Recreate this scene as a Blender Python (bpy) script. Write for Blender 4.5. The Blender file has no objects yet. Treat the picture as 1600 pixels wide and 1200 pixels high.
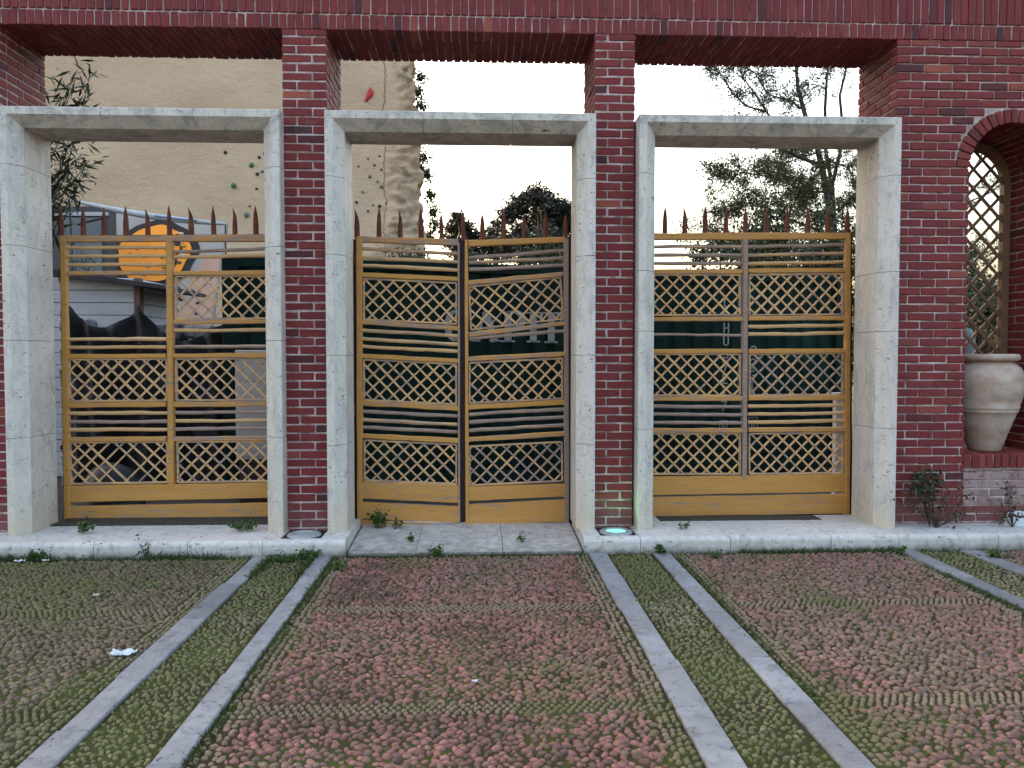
import bpy, math, random
import numpy as np
from mathutils import Vector, Matrix
rnd = random.Random(7)
rng = np.random.default_rng(11)
sc = bpy.context.scene
C = sc.collection
R = math.radians

# ------------------------------------------------------------------ camera, sky, sun, exposure
CAM = np.array([0.0, -6.73, 1.60]); F = 1250.0; YAW = R(2.42); PIT = R(2.06)
cd = bpy.data.cameras.new("camera"); cam = bpy.data.objects.new("camera", cd); C.objects.link(cam)
cam.location = CAM; cam.rotation_euler = (R(90) - PIT, 0, -YAW)
cd.sensor_width = 36; cd.lens = 36 * F / 1600; cd.clip_end = 2000; cd.clip_start = 0.05
sc.camera = cam
SUN_EL, SUN_AZ = R(28), R(-42)          # low sun behind the rock face; azimuth clockwise from +Y
w = bpy.data.worlds.new("World"); sc.world = w; w.use_nodes = True
nt = w.node_tree; nt.nodes.clear()
sky = nt.nodes.new('ShaderNodeTexSky'); sky.sky_type = 'NISHITA'; sky.sun_disc = False
sky.sun_elevation = SUN_EL; sky.sun_rotation = SUN_AZ; sky.air_density = 1.5; sky.dust_density = 9; sky.ozone_density = 1.4
bg = nt.nodes.new('ShaderNodeBackground'); bg.inputs[1].default_value = 0.15
wo = nt.nodes.new('ShaderNodeOutputWorld')
nt.links.new(sky.outputs[0], bg.inputs[0]); nt.links.new(bg.outputs[0], wo.inputs[0])
sd = bpy.data.lights.new("sun", 'SUN'); sd.energy = 0.5; sd.angle = R(12); sd.color = (1, .95, .88)
sun = bpy.data.objects.new("sun", sd); C.objects.link(sun)
sv = Vector((math.sin(SUN_AZ) * math.cos(SUN_EL), math.cos(SUN_AZ) * math.cos(SUN_EL), math.sin(SUN_EL)))
sun.rotation_euler = sv.to_track_quat('Z', 'Y').to_euler()
sun.location = sv * 30
vs = sc.view_settings; vs.view_transform = 'Standard'; vs.look = 'None'; vs.gamma = 1; vs.use_curve_mapping = False
vs.exposure = 2.65

# ------------------------------------------------------------------ measuring helpers (photo measurements -> metres)
_f = np.array([math.sin(YAW) * math.cos(PIT), math.cos(YAW) * math.cos(PIT), -math.sin(PIT)])
_r = np.array([math.cos(YAW), -math.sin(YAW), 0]); _u = np.cross(_r, _f)
def ray(x, y): return _f + _r * (x - 800) / F - _u * (y - 600) / F
def P(x, y, Y):                      # point on the vertical plane at depth Y
    d = ray(x, y); t = (Y - CAM[1]) / d[1]; return CAM + d * t
def G(x, y, Z=0.0):                  # point on the ground plane Z
    d = ray(x, y); t = (Z - CAM[2]) / d[2]; return CAM + d * t

# ------------------------------------------------------------------ mesh builder
class MB:
    def __init__(s): s.v = []; s.f = []; s.t = []
    def add(s, vs_, fs, tone=0.5):
        o = len(s.v); s.v.extend([tuple(map(float, p)) for p in vs_])
        for q in fs: s.f.append(tuple(i + o for i in q)); s.t.append(tone)
    def box(s, x0, x1, y0, y1, z0, z1, c=0.004, tone=0.5, jit=0.0, M=None):
        # box with all edges chamfered
        lo = np.array([x0, y0, z0]); hi = np.array([x1, y1, z1]); pts = []; idx = {}
        c = min(c, *( (hi - lo) * 0.3))
        for sx in (0, 1):
            for sy in (0, 1):
                for sz in (0, 1):
                    cor = np.where([sx, sy, sz], hi, lo); ins = np.where([sx, sy, sz], -c, c)
                    j = np.array([rnd.uniform(-jit, jit) for _ in range(3)]) if jit else 0
                    for ax in range(3):
                        p = cor + ins + j; p[ax] -= ins[ax]
                        idx[(sx, sy, sz, ax)] = len(pts); pts.append(p)
        fs = []
        I = lambda sgn, ax: idx[(*sgn, ax)]
        for ax in range(3):
            a, b = [(1, 2), (2, 0), (0, 1)][ax]
            for sd_ in (0, 1):
                q = []
                for (u_, v_) in ((0, 0), (1, 0), (1, 1), (0, 1)):
                    g = [0, 0, 0]; g[ax] = sd_; g[a] = u_; g[b] = v_; q.append(I(g, ax))
                fs.append(q if sd_ else q[::-1])
        for ax in range(3):
            a, b = [(1, 2), (2, 0), (0, 1)][ax]
            for u_ in (0, 1):
                for v_ in (0, 1):
                    g0 = [0, 0, 0]; g0[a] = u_; g0[b] = v_; g1 = list(g0); g1[ax] = 1
                    q = [I(g0, a), I(g1, a), I(g1, b), I(g0, b)]
                    fs.append(q if (u_ + v_) % 2 else q[::-1])
        for sx in (0, 1):
            for sy in (0, 1):
                for sz in (0, 1):
                    q = [I((sx, sy, sz), k) for k in range(3)]
                    fs.append(q if (sx + sy + sz) % 2 else q[::-1])
        if M is not None: pts = [M(p) for p in pts]
        s.add(pts, fs, tone)
    def bar(s, p0, p1, h, t, seg=1, jit=0.0, rnd_prof=False, tone=0.5, yoff=0.0, ends=None, bow=0.0):
        # bar lying in an XZ plane; h = height across, t = depth along Y (front face at p.y + yoff)
        p0 = np.array(p0, float); p1 = np.array(p1, float); d = p1 - p0; L = np.linalg.norm(d); d /= L
        n = np.array([-d[2], 0, d[0]])
        if n[2] < 0 or (abs(n[2]) < 1e-6 and n[0] < 0): n = -n
        c = min(h, t) * (0.34 if rnd_prof else 0.14)
        prof = [(-h/2 + c, 0), (h/2 - c, 0), (h/2, c), (h/2, t - c), (h/2 - c, t), (-h/2 + c, t), (-h/2, t - c), (-h/2, c)]
        pts = []
        for i in range(seg + 1):
            a = i / seg; q = p0 + (p1 - p0) * a
            q = q + n * (rnd.uniform(-jit, jit) if 0 < i < seg else 0) + n * bow * 4 * a * (1 - a)
            sh = 1 + (rnd.uniform(-.12, .12) if jit else 0)
            for (u_, y_) in prof: pts.append(q + n * u_ * sh + np.array([0, yoff + y_, 0]))
        fs = []
        for i in range(seg):
            for k in range(8):
                a = i * 8 + k; b = i * 8 + (k + 1) % 8
                fs.append((a, b, b + 8, a + 8))
        fs.append(tuple(range(8))); fs.append(tuple(range(seg * 8 + 7, seg * 8 - 1, -1)))
        s.add(pts, fs, tone)
    def tube(s, path, rad, n=6, tone=0.5, cap=True):
        path = [np.array(p, float) for p in path]; m = len(path); pts = []
        for i, p in enumerate(path):
            d = path[min(i + 1, m - 1)] - path[max(i - 1, 0)]; d = d / (np.linalg.norm(d) + 1e-9)
            a = np.array([0, 0, 1.0]) if abs(d[2]) < .9 else np.array([1.0, 0, 0])
            e1 = np.cross(d, a); e1 /= np.linalg.norm(e1); e2 = np.cross(d, e1)
            r_ = rad[i] if hasattr(rad, '__len__') else rad
            for k in range(n):
                th = 2 * math.pi * k / n; pts.append(p + (e1 * math.cos(th) + e2 * math.sin(th)) * r_)
        fs = [(i*n + k, i*n + (k+1) % n, (i+1)*n + (k+1) % n, (i+1)*n + k) for i in range(m-1) for k in range(n)]
        if cap: fs.append(tuple(range(n - 1, -1, -1))); fs.append(tuple(range((m-1)*n, m*n)))
        s.add(pts, fs, tone)
    def lathe(s, prof, cx, cy, n=48, tone=0.5):
        pts = []; m = len(prof)
        for (r_, z) in prof:
            for k in range(n):
                th = 2 * math.pi * k / n; pts.append((cx + r_ * math.cos(th), cy + r_ * math.sin(th), z))
        fs = [(i*n + k, i*n + (k+1) % n, (i+1)*n + (k+1) % n, (i+1)*n + k) for i in range(m-1) for k in range(n)]
        s.add(pts, fs, tone)
    def prism(s, poly, y0, y1, tone=0.5, T=None):
        # polygon in (x,z), extruded along Y from y0 (front) to y1; counter-clockwise seen from the front (-Y)
        n = len(poly); pts = [(x, y0, z) for x, z in poly] + [(x, y1, z) for x, z in poly]
        fs = [tuple(range(n)), tuple(range(2*n - 1, n - 1, -1))] + [(i, i + n, (i+1) % n + n, (i+1) % n) for i in range(n)]
        if T is not None: pts = [T(p) for p in pts]
        s.add(pts, fs, tone)
ORIG = {}
def mesh_from(name, v, f=None, tone=None, smooth=False):
    me = bpy.data.meshes.new(name)
    me.from_pydata([tuple(p) for p in v], [], f)
    if tone is not None and len(tone):
        a = me.attributes.new('tone', 'FLOAT', 'FACE'); a.data.foreach_set('value', np.array(tone, 'f'))
    if smooth: me.polygons.foreach_set('use_smooth', np.ones(len(me.polygons), bool))
    me.update(); return me
def obj(name, mb, mat, parent=None, smooth=False):
    v = np.array(mb.v, float)
    if parent is not None: o_ = ORIG[parent.name]
    else: o_ = np.array([(v[:, 0].min() + v[:, 0].max())/2, (v[:, 1].min() + v[:, 1].max())/2, v[:, 2].min()])
    me = mesh_from(name, v - o_, mb.f, mb.t, smooth)
    o = bpy.data.objects.new(name, me); C.objects.link(o); me.materials.append(mat)
    ORIG[o.name] = o_
    if parent is not None: o.parent = parent
    else: o.location = o_
    return o
def tag(o, label=None, cat=None, group=None, kind=None):
    if label: o['label'] = label
    if cat: o['category'] = cat
    if group: o['group'] = group
    if kind: o['kind'] = kind
    return o
def thing(name, loc, label, cat, group=None):
    o = bpy.data.objects.new(name, None); C.objects.link(o); o.location = loc; o.empty_display_size = .1
    ORIG[o.name] = np.array(loc, float); return tag(o, label, cat, group)
def np_mesh(name, V, Fq, mat, attr=None, smooth=True, loc=(0, 0, 0)):
    # V (n,3); Fq (m,k) all faces k-gons; attr dict name->(domain,type,array)
    me = bpy.data.meshes.new(name); V = np.asarray(V, 'f') - np.array(loc, 'f'); m, k = Fq.shape
    me.vertices.add(len(V)); me.vertices.foreach_set('co', V.ravel())
    me.loops.add(m * k); me.loops.foreach_set('vertex_index', Fq.astype('i').ravel())
    me.polygons.add(m); me.polygons.foreach_set('loop_start', np.arange(0, m * k, k, dtype='i'))
    me.update(calc_edges=True)
    me.polygons.foreach_set('use_smooth', np.full(m, smooth, bool))
    for nme, (dom, typ, arr) in (attr or {}).items():
        a = me.attributes.new(nme, typ, dom)
        a.data.foreach_set('color' if 'COLOR' in typ else 'value', np.asarray(arr, 'f').ravel())
    me.materials.append(mat); me.update()
    o = bpy.data.objects.new(name, me); C.objects.link(o); o.location = loc; ORIG[o.name] = np.array(loc, float)
    return o

# ------------------------------------------------------------------ materials
class Mt:
    def __init__(s, name, rough=.8, spec=.3):
        s.m = bpy.data.materials.new(name); s.m.use_nodes = True; s.n = s.m.node_tree.nodes; s.l = s.m.node_tree.links
        s.b = s.n['Principled BSDF']; s.b.inputs['Roughness'].default_value = rough
        s.b.inputs['Specular IOR Level'].default_value = spec
        s.tc = s.n.new('ShaderNodeNewGeometry')
    def noise(s, scale=5, detail=4, rough=.55, stretch=(1, 1, 1), dist=0.0):
        mp = s.n.new('ShaderNodeMapping'); mp.inputs['Scale'].default_value = stretch
        s.l.new(s.tc.outputs['Position'], mp.inputs[0])
        t = s.n.new('ShaderNodeTexNoise'); t.inputs['Scale'].default_value = scale; t.inputs['Detail'].default_value = detail
        t.inputs['Roughness'].default_value = rough; t.inputs['Distortion'].default_value = dist
        s.l.new(mp.outputs[0], t.inputs['Vector']); return t.outputs['Fac']
    def vor(s, scale=30, stretch=(1, 1, 1)):
        mp = s.n.new('ShaderNodeMapping'); mp.inputs['Scale'].default_value = stretch
        s.l.new(s.tc.outputs['Position'], mp.inputs[0])
        t = s.n.new('ShaderNodeTexVoronoi'); t.inputs['Scale'].default_value = scale; s.l.new(mp.outputs[0], t.inputs['Vector'])
        return t.outputs['Distance']
    def attr(s, name, color=False):
        a = s.n.new('ShaderNodeAttribute'); a.attribute_name = name; return a.outputs['Color' if color else 'Fac']
    def ramp(s, fac, stops, interp='LINEAR'):
        r_ = s.n.new('ShaderNodeValToRGB'); cr = r_.color_ramp; cr.interpolation = interp
        while len(cr.elements) < len(stops): cr.elements.new(0.5)
        for e, (p, c) in zip(cr.elements, stops):
            e.position = p; e.color = (*c, 1) if hasattr(c, '__len__') else (c, c, c, 1)
        s.l.new(fac, r_.inputs[0]); return r_.outputs[0]
    def math(s, op, a, b=None, clamp=False):
        m = s.n.new('ShaderNodeMath'); m.operation = op; m.use_clamp = clamp
        for i, q in enumerate((a, b)):
            if q is None: continue
            if isinstance(q, (int, float)): m.inputs[i].default_value = q
            else: s.l.new(q, m.inputs[i])
        return m.outputs[0]
    def mix(s, fac, a, b, mode='MIX'):
        m = s.n.new('ShaderNodeMix'); m.data_type = 'RGBA'; m.blend_type = mode
        for i, q in ((0, fac), (6, a), (7, b)):
            if isinstance(q, (int, float)): m.inputs[i].default_value = q
            elif isinstance(q, tuple): m.inputs[i].default_value = (*q, 1)
            else: s.l.new(q, m.inputs[i])
        return m.outputs[2]
    def out(s, col=None, bump=None, dist=.01, strength=.5):
        if col is not None:
            if isinstance(col, tuple): s.b.inputs['Base Color'].default_value = (*col, 1)
            else: s.l.new(col, s.b.inputs['Base Color'])
        if bump is not None:
            b = s.n.new('ShaderNodeBump'); b.inputs['Distance'].default_value = dist; b.inputs['Strength'].default_value = strength
            s.l.new(bump, b.inputs['Height']); s.l.new(b.outputs[0], s.b.inputs['Normal'])
        return s.m
    def xyz(s):
        x = s.n.new('ShaderNodeSeparateXYZ'); s.l.new(s.tc.outputs['Position'], x.inputs[0]); return x.outputs

def simple(name, c1, c2, scale=8, rough=.8, bump=.3, stretch=(1, 1, 1), bscale=40, spec=.3, bd=.004):
    m = Mt(name, rough, spec); n1 = m.noise(scale, 5, .6, stretch)
    return m.out(m.ramp(n1, [(.3, c1), (.7, c2)]), m.noise(bscale, 4, .6, stretch), bd, bump)

def mk_brick():
    m = Mt('brick', .72, .35); t = m.attr('tone')
    col = m.ramp(t, [(0, (.040, .015, .018)), (.10, (.075, .015, .017)), (.45, (.155, .018, .018)), (.8, (.205, .025, .023)), (.93, (.19, .034, .031)), (1, (.33, .075, .042))])
    n1 = m.noise(9, 5, .65); col = m.mix(m.math('MULTIPLY', m.ramp(n1, [(.35, 0), (.75, 1)]), .45), col, (.075, .017, .022))
    n2 = m.noise(3.1, 6, .7, (1, 1, 1.6)); col = m.mix(m.math('MULTIPLY', m.ramp(n2, [(.6, 0), (.78, 1)]), .30), col, (.32, .20, .18))
    n3 = m.noise(60, 3, .6); col = m.mix(m.math('MULTIPLY', m.ramp(n3, [(.55, 0), (.8, 1)]), .18), col, (.30, .10, .08))
    z = m.xyz()[2]; lo = m.math('MULTIPLY', m.ramp(m.math('SUBTRACT', m.math('MULTIPLY', n2, .9), z), [(.0, 0), (.35, 1)]), .45)
    col = m.mix(lo, col, (.20, .13, .12))
    return m.out(col, m.math('ADD', m.noise(45, 5, .7), m.math('MULTIPLY', m.noise(12, 2), .8)), .005, .6)
def mk_mortar():
    m = Mt('mortar', .95, .1); n1 = m.noise(6, 6, .7)
    col = m.ramp(n1, [(.30, (.10, .06, .056)), (.44, (.32, .235, .215)), (.60, (.56, .46, .43))])
    return m.out(col, m.noise(90, 4, .7), .004, .8)
def mk_stone(name, c1, c2, stain, pit=1.0, ystain=0.0, foot=0.0):
    m = Mt(name, .62, .3); n1 = m.noise(2.2, 6, .65); col = m.ramp(n1, [(.25, c1), (.75, c2)])
    n2 = m.noise(16, 6, .7, (1, 1, .45)); col = m.mix(m.math('MULTIPLY', m.ramp(n2, [(.48, 0), (.68, 1)]), .36), col, stain)
    n5 = m.noise(5, 5, .75, (1.6, 1.6, .7), 1.2); col = m.mix(m.math('MULTIPLY', m.ramp(n5, [(.53, 0), (.65, 1)]), .48), col, (stain[0]*.75, stain[1]*.8, stain[2]*.9))
    tt = m.attr('tone'); col = m.mix(m.ramp(tt, [(0, .45), (.5, 0)]), col, (stain[0] * 1.1, stain[1] * 1.1, stain[2] * 1.1))
    if foot:
        zf = m.xyz()[2]; gr = m.math('MULTIPLY', m.ramp(m.math('ADD', zf, m.math('MULTIPLY', m.noise(11, 5, .7, (1, 1, .6)), .13)), [(.07, 1), (.135, 0)]), foot); col = m.mix(gr, col, (.12, .11, .09))
    v = m.noise(38, 3, .8, (.55, .55, 1.3)); pf = m.ramp(v, [(.61, 0), (.65, 1)])
    mask = m.ramp(m.noise(6, 3, .6), [(.42, 0), (.58, 1)]); pf = m.math('MULTIPLY', m.math('MULTIPLY', pf, mask), pit)
    col = m.mix(pf, col, (.07, .06, .055))
    if ystain:
        zz = m.xyz()[2]; hs = m.noise(3.5, 6, .75, (1, 1, 1), 1.5); col = m.mix(m.math('MULTIPLY', m.math('MULTIPLY', m.ramp(zz, [(0, 0), (1, 1)]), m.ramp(m.math('SUBTRACT', zz, 3.36), [(0, 0), (.05, 1)])), m.math('MULTIPLY', m.ramp(hs, [(.46, 0), (.62, 1)]), .55)), col, (.17, .165, .16))
        stq = m.noise(7, 5, .7, (1, 1, .10)); col = m.mix(m.math('MULTIPLY', m.ramp(stq, [(.52, 0), (.7, 1)]), .30), col, (.33, .30, .27))
        z = m.xyz()[2]; yy = m.math('MULTIPLY', m.ramp(m.math('ADD', z, m.math('MULTIPLY', n5, .9)), [(.35, 1), (1.15, 0)]), ystain)
        col = m.mix(yy, col, (.46, .36, .22))
    h = m.math('SUBTRACT', m.math('MULTIPLY', m.noise(70, 4, .6), .25), pf)
    return m.out(col, h, .006, .6)
def mk_wood(name, base, base2, grey, dirt=(.05, .032, .02)):
    m = Mt(name, .55, .35); n1 = m.noise(5, 5, .6, (.25, 1, 3)); col = m.ramp(n1, [(.25, base), (.75, base2)])
    t = m.attr('tone'); n2 = m.noise(14, 6, .72, (.22, 1, 2.2))
    wf = m.ramp(m.math('ADD', n2, m.math('MULTIPLY', t, .62)), [(.80, 0), (.93, 1)])
    gcol = m.ramp(m.noise(40, 4, .6, (.15, 1, 2.5)), [(.3, grey), (.7, tuple(min(1, g * 1.9) for g in grey))])
    col = m.mix(m.math('MULTIPLY', wf, .9), col, gcol)
    n3 = m.noise(30, 5, .75, (.12, 1, 2.6)); col = m.mix(m.math('MULTIPLY', m.ramp(n3, [(.60, 0), (.69, 1)]), .8), col, dirt)
    n4 = m.noise(90, 2, .6); col = m.mix(m.math('MULTIPLY', m.ramp(n4, [(.68, 0), (.74, 1)]), .5), col, dirt)
    return m.out(col, m.math('ADD', m.noise(60, 4, .6, (.1, 1, 2.5)), m.math('MULTIPLY', wf, -.35)), .004, .55)
M_brick = mk_brick(); M_mortar = mk_mortar()
M_stone = mk_stone('travertine', (.54, .49, .43), (.67, .605, .54), (.33, .30, .27), 1.0, .75)
M_step = mk_stone('step_stone', (.46, .42, .385), (.60, .55, .505), (.22, .20, .185), 1.3, 0, .9)
M_strip = mk_stone('strip_stone', (.165, .162, .165), (.27, .265, .27), (.060, .058, .058), 1.0)
M_wood = mk_wood('ochre_wood', (.45, .205, .042), (.55, .27, .068), (.18, .135, .12))
M_slat = mk_wood('pale_wood', (.50, .285, .12), (.63, .39, .19), (.18, .13, .11))
M_rust = simple('rusty_iron', (.085, .028, .020), (.17, .055, .034), 14, .8, .6)
M_dark = simple('dark_iron', (.028, .017, .020), (.052, .030, .034), 10, .6, .4)
M_soil = simple('soil', (.035, .030, .022), (.085, .072, .055), 22, .95, 1, bscale=60, bd=.02)
M_ground = simple('earth', (.075, .062, .045), (.13, .11, .085), 3, .95, .8)
M_yard = simple('yard_dirt', (.022, .02, .016), (.045, .04, .032), 2, .95, .8)

# ------------------------------------------------------------------ brick laying
CO = 0.0726; BH = 0.0605; BL = 0.232; HB = 0.110; J = 0.012      # course pitch, brick height, length, half, joint
Z0 = 0.085                                                      # bottom of the first course
def tone(): 
    a = rnd.random()
    return rnd.uniform(.42, .85) if a < .92 else (rnd.uniform(0, .25) if a < .96 else rnd.uniform(.9, 1.0))
def brick(mb, x0, x1, y0, y1, z0, z1, M=None, out=.004):
    if min(x1 - x0, y1 - y0, z1 - z0) < .012: return
    dx, dy, dz = [rnd.uniform(-.003, .003) for _ in range(3)]
    mb.box(x0 + dx, x1 + dx, y0 + dy, y1 + dy, z0 + dz * .6, z1 + dz * .6, rnd.uniform(.003, .007), tone(), .0022, M)
def courses(z0, z1):
    k = 0
    while Z0 + k * CO < z1 - .02:
        if Z0 + k * CO >= z0 - .02: yield k, Z0 + k * CO, min(Z0 + k * CO + BH, z1 - .003)
        k += 1
YB = 0.70      # wall thickness
def run(mb, a0, a1, off, put):
    # lay stretchers along an axis from a0 to a1, first piece cut by 'off'
    x = a0; first = True
    while x < a1 - .02:
        L = (BL - off) if (first and off) else BL
        e = min(x + L, a1)
        if a1 - e < .045: e = a1
        put(x, e); x = e + J; first = False
def pier(mb, mm, x0, x1, z0, z1):
    for k, a, b in courses(z0, z1):
        o = k % 2; W = x1 - x0; h = (W - J) * .32
        sp = (x0 + h) if o else (x1 - h - J)
        for y0, y1 in ((0, HB), (YB - HB, YB)):
            brick(mb, x0, sp, y0, y1, a, b); brick(mb, sp + J, x1, y0, y1, a, b)
        for xa, xb in ((x0, x0 + HB), (x1 - HB, x1)):
            run(mb, HB + J, YB - HB - J, .1 if o else 0, lambda s_, e_: brick(mb, xa, xb, s_, e_, a, b))
    mm.box(x0 + .006, x1 - .006, .006, YB - .006, z0, z1, .002)
wall = thing('brick_wall', (0, .35, 0), 'dark red brick arcade wall of square piers carrying a long soldier-course lintel, with an arched niche at its right end', 'wall')
ZL = 4.274        # underside of the lintel
P0X = -3.87; P1 = (-1.605, -1.243); P2 = (.975, 1.315); PW = 3.555
b = MB(); m_ = MB()
for (x0, x1) in (P1, P2):
    b = MB(); m_ = MB(); pier(b, m_, x0, x1, Z0 - .06, ZL)
    p = obj('pier', b, M_brick, wall); obj('mortar', m_, M_mortar, p)
# wide pier on the left, runs out of the picture
b = MB(); m_ = MB(); XL = -6.6
for k, a, c in courses(0, ZL):
    o = k % 2
    run(b, -(P0X), -XL, 0 if o else .12, lambda s_, e_: brick(b, -e_, -s_, 0, HB, a, c))
    run(b, HB + J, YB, 0 if o else .1, lambda s_, e_: brick(b, P0X - HB, P0X, s_, e_, a, c))
m_.box(XL, P0X - .006, .006, YB - .009, 0, ZL, .002)
p = obj('pier', b, M_brick, wall); obj('mortar', m_, M_mortar, p)
# right hand wall with the arched niche
ARX, ARZ, ARR = 4.585, 3.20, .385; RING = .118
LZ = 0.745     # top of the planter ledge
XR = 7.2
b = MB(); m_ = MB()
for k, a, c in courses(0, ZL):
    o = k % 2; mid = (a + c) / 2
    def put(s_, e_):
        # cut the brick where the niche is
        if c < LZ + .01 : 
            iv = []
            if e_ <= ARX - ARR or s_ >= ARX + ARR: iv = [(s_, e_)]
            else:
                if s_ < ARX - ARR: iv.append((s_, ARX - ARR))
                if e_ > ARX + ARR: iv.append((ARX + ARR, e_))
        else:
            if mid < ARZ: hw = ARR
            else:
                rr = ARR + RING + .010; dz = max(a - ARZ, 0); hw = math.sqrt(rr * rr - dz * dz) if dz < rr else 0
                if c < ARZ + .05: hw = ARR + RING * .0 if mid < ARZ else hw
            if hw == 0: iv = [(s_, e_)]
            else:
                iv = []
                if s_ < ARX - hw: iv.append((s_, min(e_, ARX - hw)))
                if e_ > ARX + hw: iv.append((max(s_, ARX + hw), e_))
        for (q0, q1) in iv:
            if q1 - q0 > .02: brick(b, q0, q1, 0, HB, a, c)
    run(b, PW, XR, .115 if o else 0, put)
    run(b, HB + J, YB, 0 if o else .1, lambda s_, e_: brick(b, PW, PW + HB, s_, e_, a, c))
    if a > LZ - .05 and c < ARZ + .03:      # reveals of the niche
        for xa, xb in ((ARX - ARR - HB, ARX - ARR), (ARX + ARR, ARX + ARR + HB)):
            run(b, HB + J, YB, .1 if o else 0, lambda s_, e_: brick(b, xa, xb, s_, e_, a, c))
# mortar cores: left part, right part, above the arch
def core(x0, x1, z0, z1): m_.box(x0, x1, .010, YB - .009, z0, z1, .002)
core(PW + .009, ARX - ARR - .009, 0, ARZ); core(ARX + ARR + .009, XR, 0, ARZ)
N = 24; pts = []
for (y) in (.010, YB - .009):
    pts += [(PW + .009, y, ARZ)] + [(ARX - (ARR + .009) * math.cos(math.pi * i / N), y, ARZ + (ARR + .009) * math.sin(math.pi * i / N)) for i in range(N + 1)] + [(XR, y, ARZ), (XR, y, ZL), (PW + .009, y, ZL)]
n = N + 5
for o_ in (0, n):      # front and back faces as quads up to the top edge
    xs = [i for i in range(1, N + 2)]
    for i in range(N):
        A, B = pts[o_ + 1 + i], pts[o_ + 2 + i]
        m_.add([A, B, (B[0], B[1], ZL), (A[0], A[1], ZL)], [(0, 1, 2, 3) if o_ == 0 else (3, 2, 1, 0)])
    y = pts[o_][1]
    for (xa, xb) in ((PW + .009, ARX - ARR - .009), (ARX + ARR + .009, XR)):
        q = [(xa, y, ARZ), (xb, y, ARZ), (xb, y, ZL), (xa, y, ZL)]; m_.add(q, [(0, 1, 2, 3) if o_ == 0 else (3, 2, 1, 0)])
for i in range(N):
    m_.add([pts[1 + i], pts[2 + i], pts[n + 2 + i], pts[n + 1 + i]], [(0, 1, 2, 3)])
m_.add([(PW + .009, .010, ARZ), (PW + .009, YB - .009, ARZ), (PW + .009, YB - .009, ZL), (PW + .009, .010, ZL)], [(3, 2, 1, 0)])
p = obj('wall_panel', b, M_brick, wall); obj('mortar', m_, M_mortar, p)
# arch ring, three bricks deep
b = MB(); NA = 21
for i in range(NA):
    th = math.pi * (i + .5) / NA; ct, st = math.cos(th), math.sin(th)
    half = math.pi * ARR / NA / 2 - .005
    def Mx(q, ct=ct, st=st): # local: x tangent, y depth, z radial
        return np.array([ARX + ct * q[2] - st * q[0] * (q[2] / ARR), q[1], ARZ + st * q[2] + ct * q[0] * (q[2] / ARR)])
    y = -.012
    for L in (.235, .235, .22):
        brick(b, -half, half, y, y + L - .01, ARR, ARR + RING, Mx); y += L + .002
obj('arch_ring', b, M_brick, wall)
# lintel: header course below, soldier course above
b = MB(); m_ = MB(); PB = .0672
i = 0; x = XL
while x < XR:
    y = 0
    for L in (.228, .228, .228):
        brick(b, x, x + PB - .009, y, y + L, ZL, ZL + .122); y += .236
    brick(b, x + .012, x + PB + .003, -.002, HB, ZL + .134, ZL + .134 + .232)
    x += PB
for r_ in range(5):
    a = ZL + .38 + r_ * CO
    run(b, XL, XR, .11 * (r_ % 2), lambda s_, e_: brick(b, s_, e_, 0, HB, a, a + BH))
m_.box(XL, XR, .010, YB - .012, ZL + .012, ZL + .78, .002)
p = obj('lintel', b, M_brick, wall); obj('mortar', m_, M_mortar, p)
# planter ledge under the niche, pale washed bricks and a soldier coping
M_wash = Mt('washed_brick', .85, .2); _t = M_wash.attr('tone'); _n = M_wash.noise(7, 5, .65)
_c = M_wash.ramp(_t, [(0, (.16, .10, .10)), (.6, (.27, .18, .17)), (1, (.36, .27, .25))])
_c = M_wash.mix(M_wash.ramp(_n, [(.5, 0), (.68, 1)]), _c, (.15, .035, .035)); M_wash = M_wash.out(_c, M_wash.noise(50, 4, .6), .004, .6)
b = MB(); m_ = MB(); bw = MB(); c_ = MB()
x0, x1 = ARX - ARR + .004, ARX + ARR - .004
for k, a, c in courses(0, LZ - .125):
    o = k % 2
    run(bw if k >= 3 else b, x0, x1, .115 if o else 0, lambda s_, e_: brick(bw if k >= 3 else b, s_, e_, .004, HB, a, c))
x = x0
while x < x1 - .03:
    for y in (0, .236, .472): brick(c_, x, min(x + .058, x1), y - .006, y + .222, LZ - .118, LZ - .004)
    x += PB
m_.box(x0, x1, .012, YB - .01, 0, LZ - .010, .002)
p = obj('planter_front', bw, M_wash, wall); obj('lower_bricks', b, M_brick, p); obj('coping', c_, M_brick, wall); obj('mortar', m_, M_mortar, p)

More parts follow.
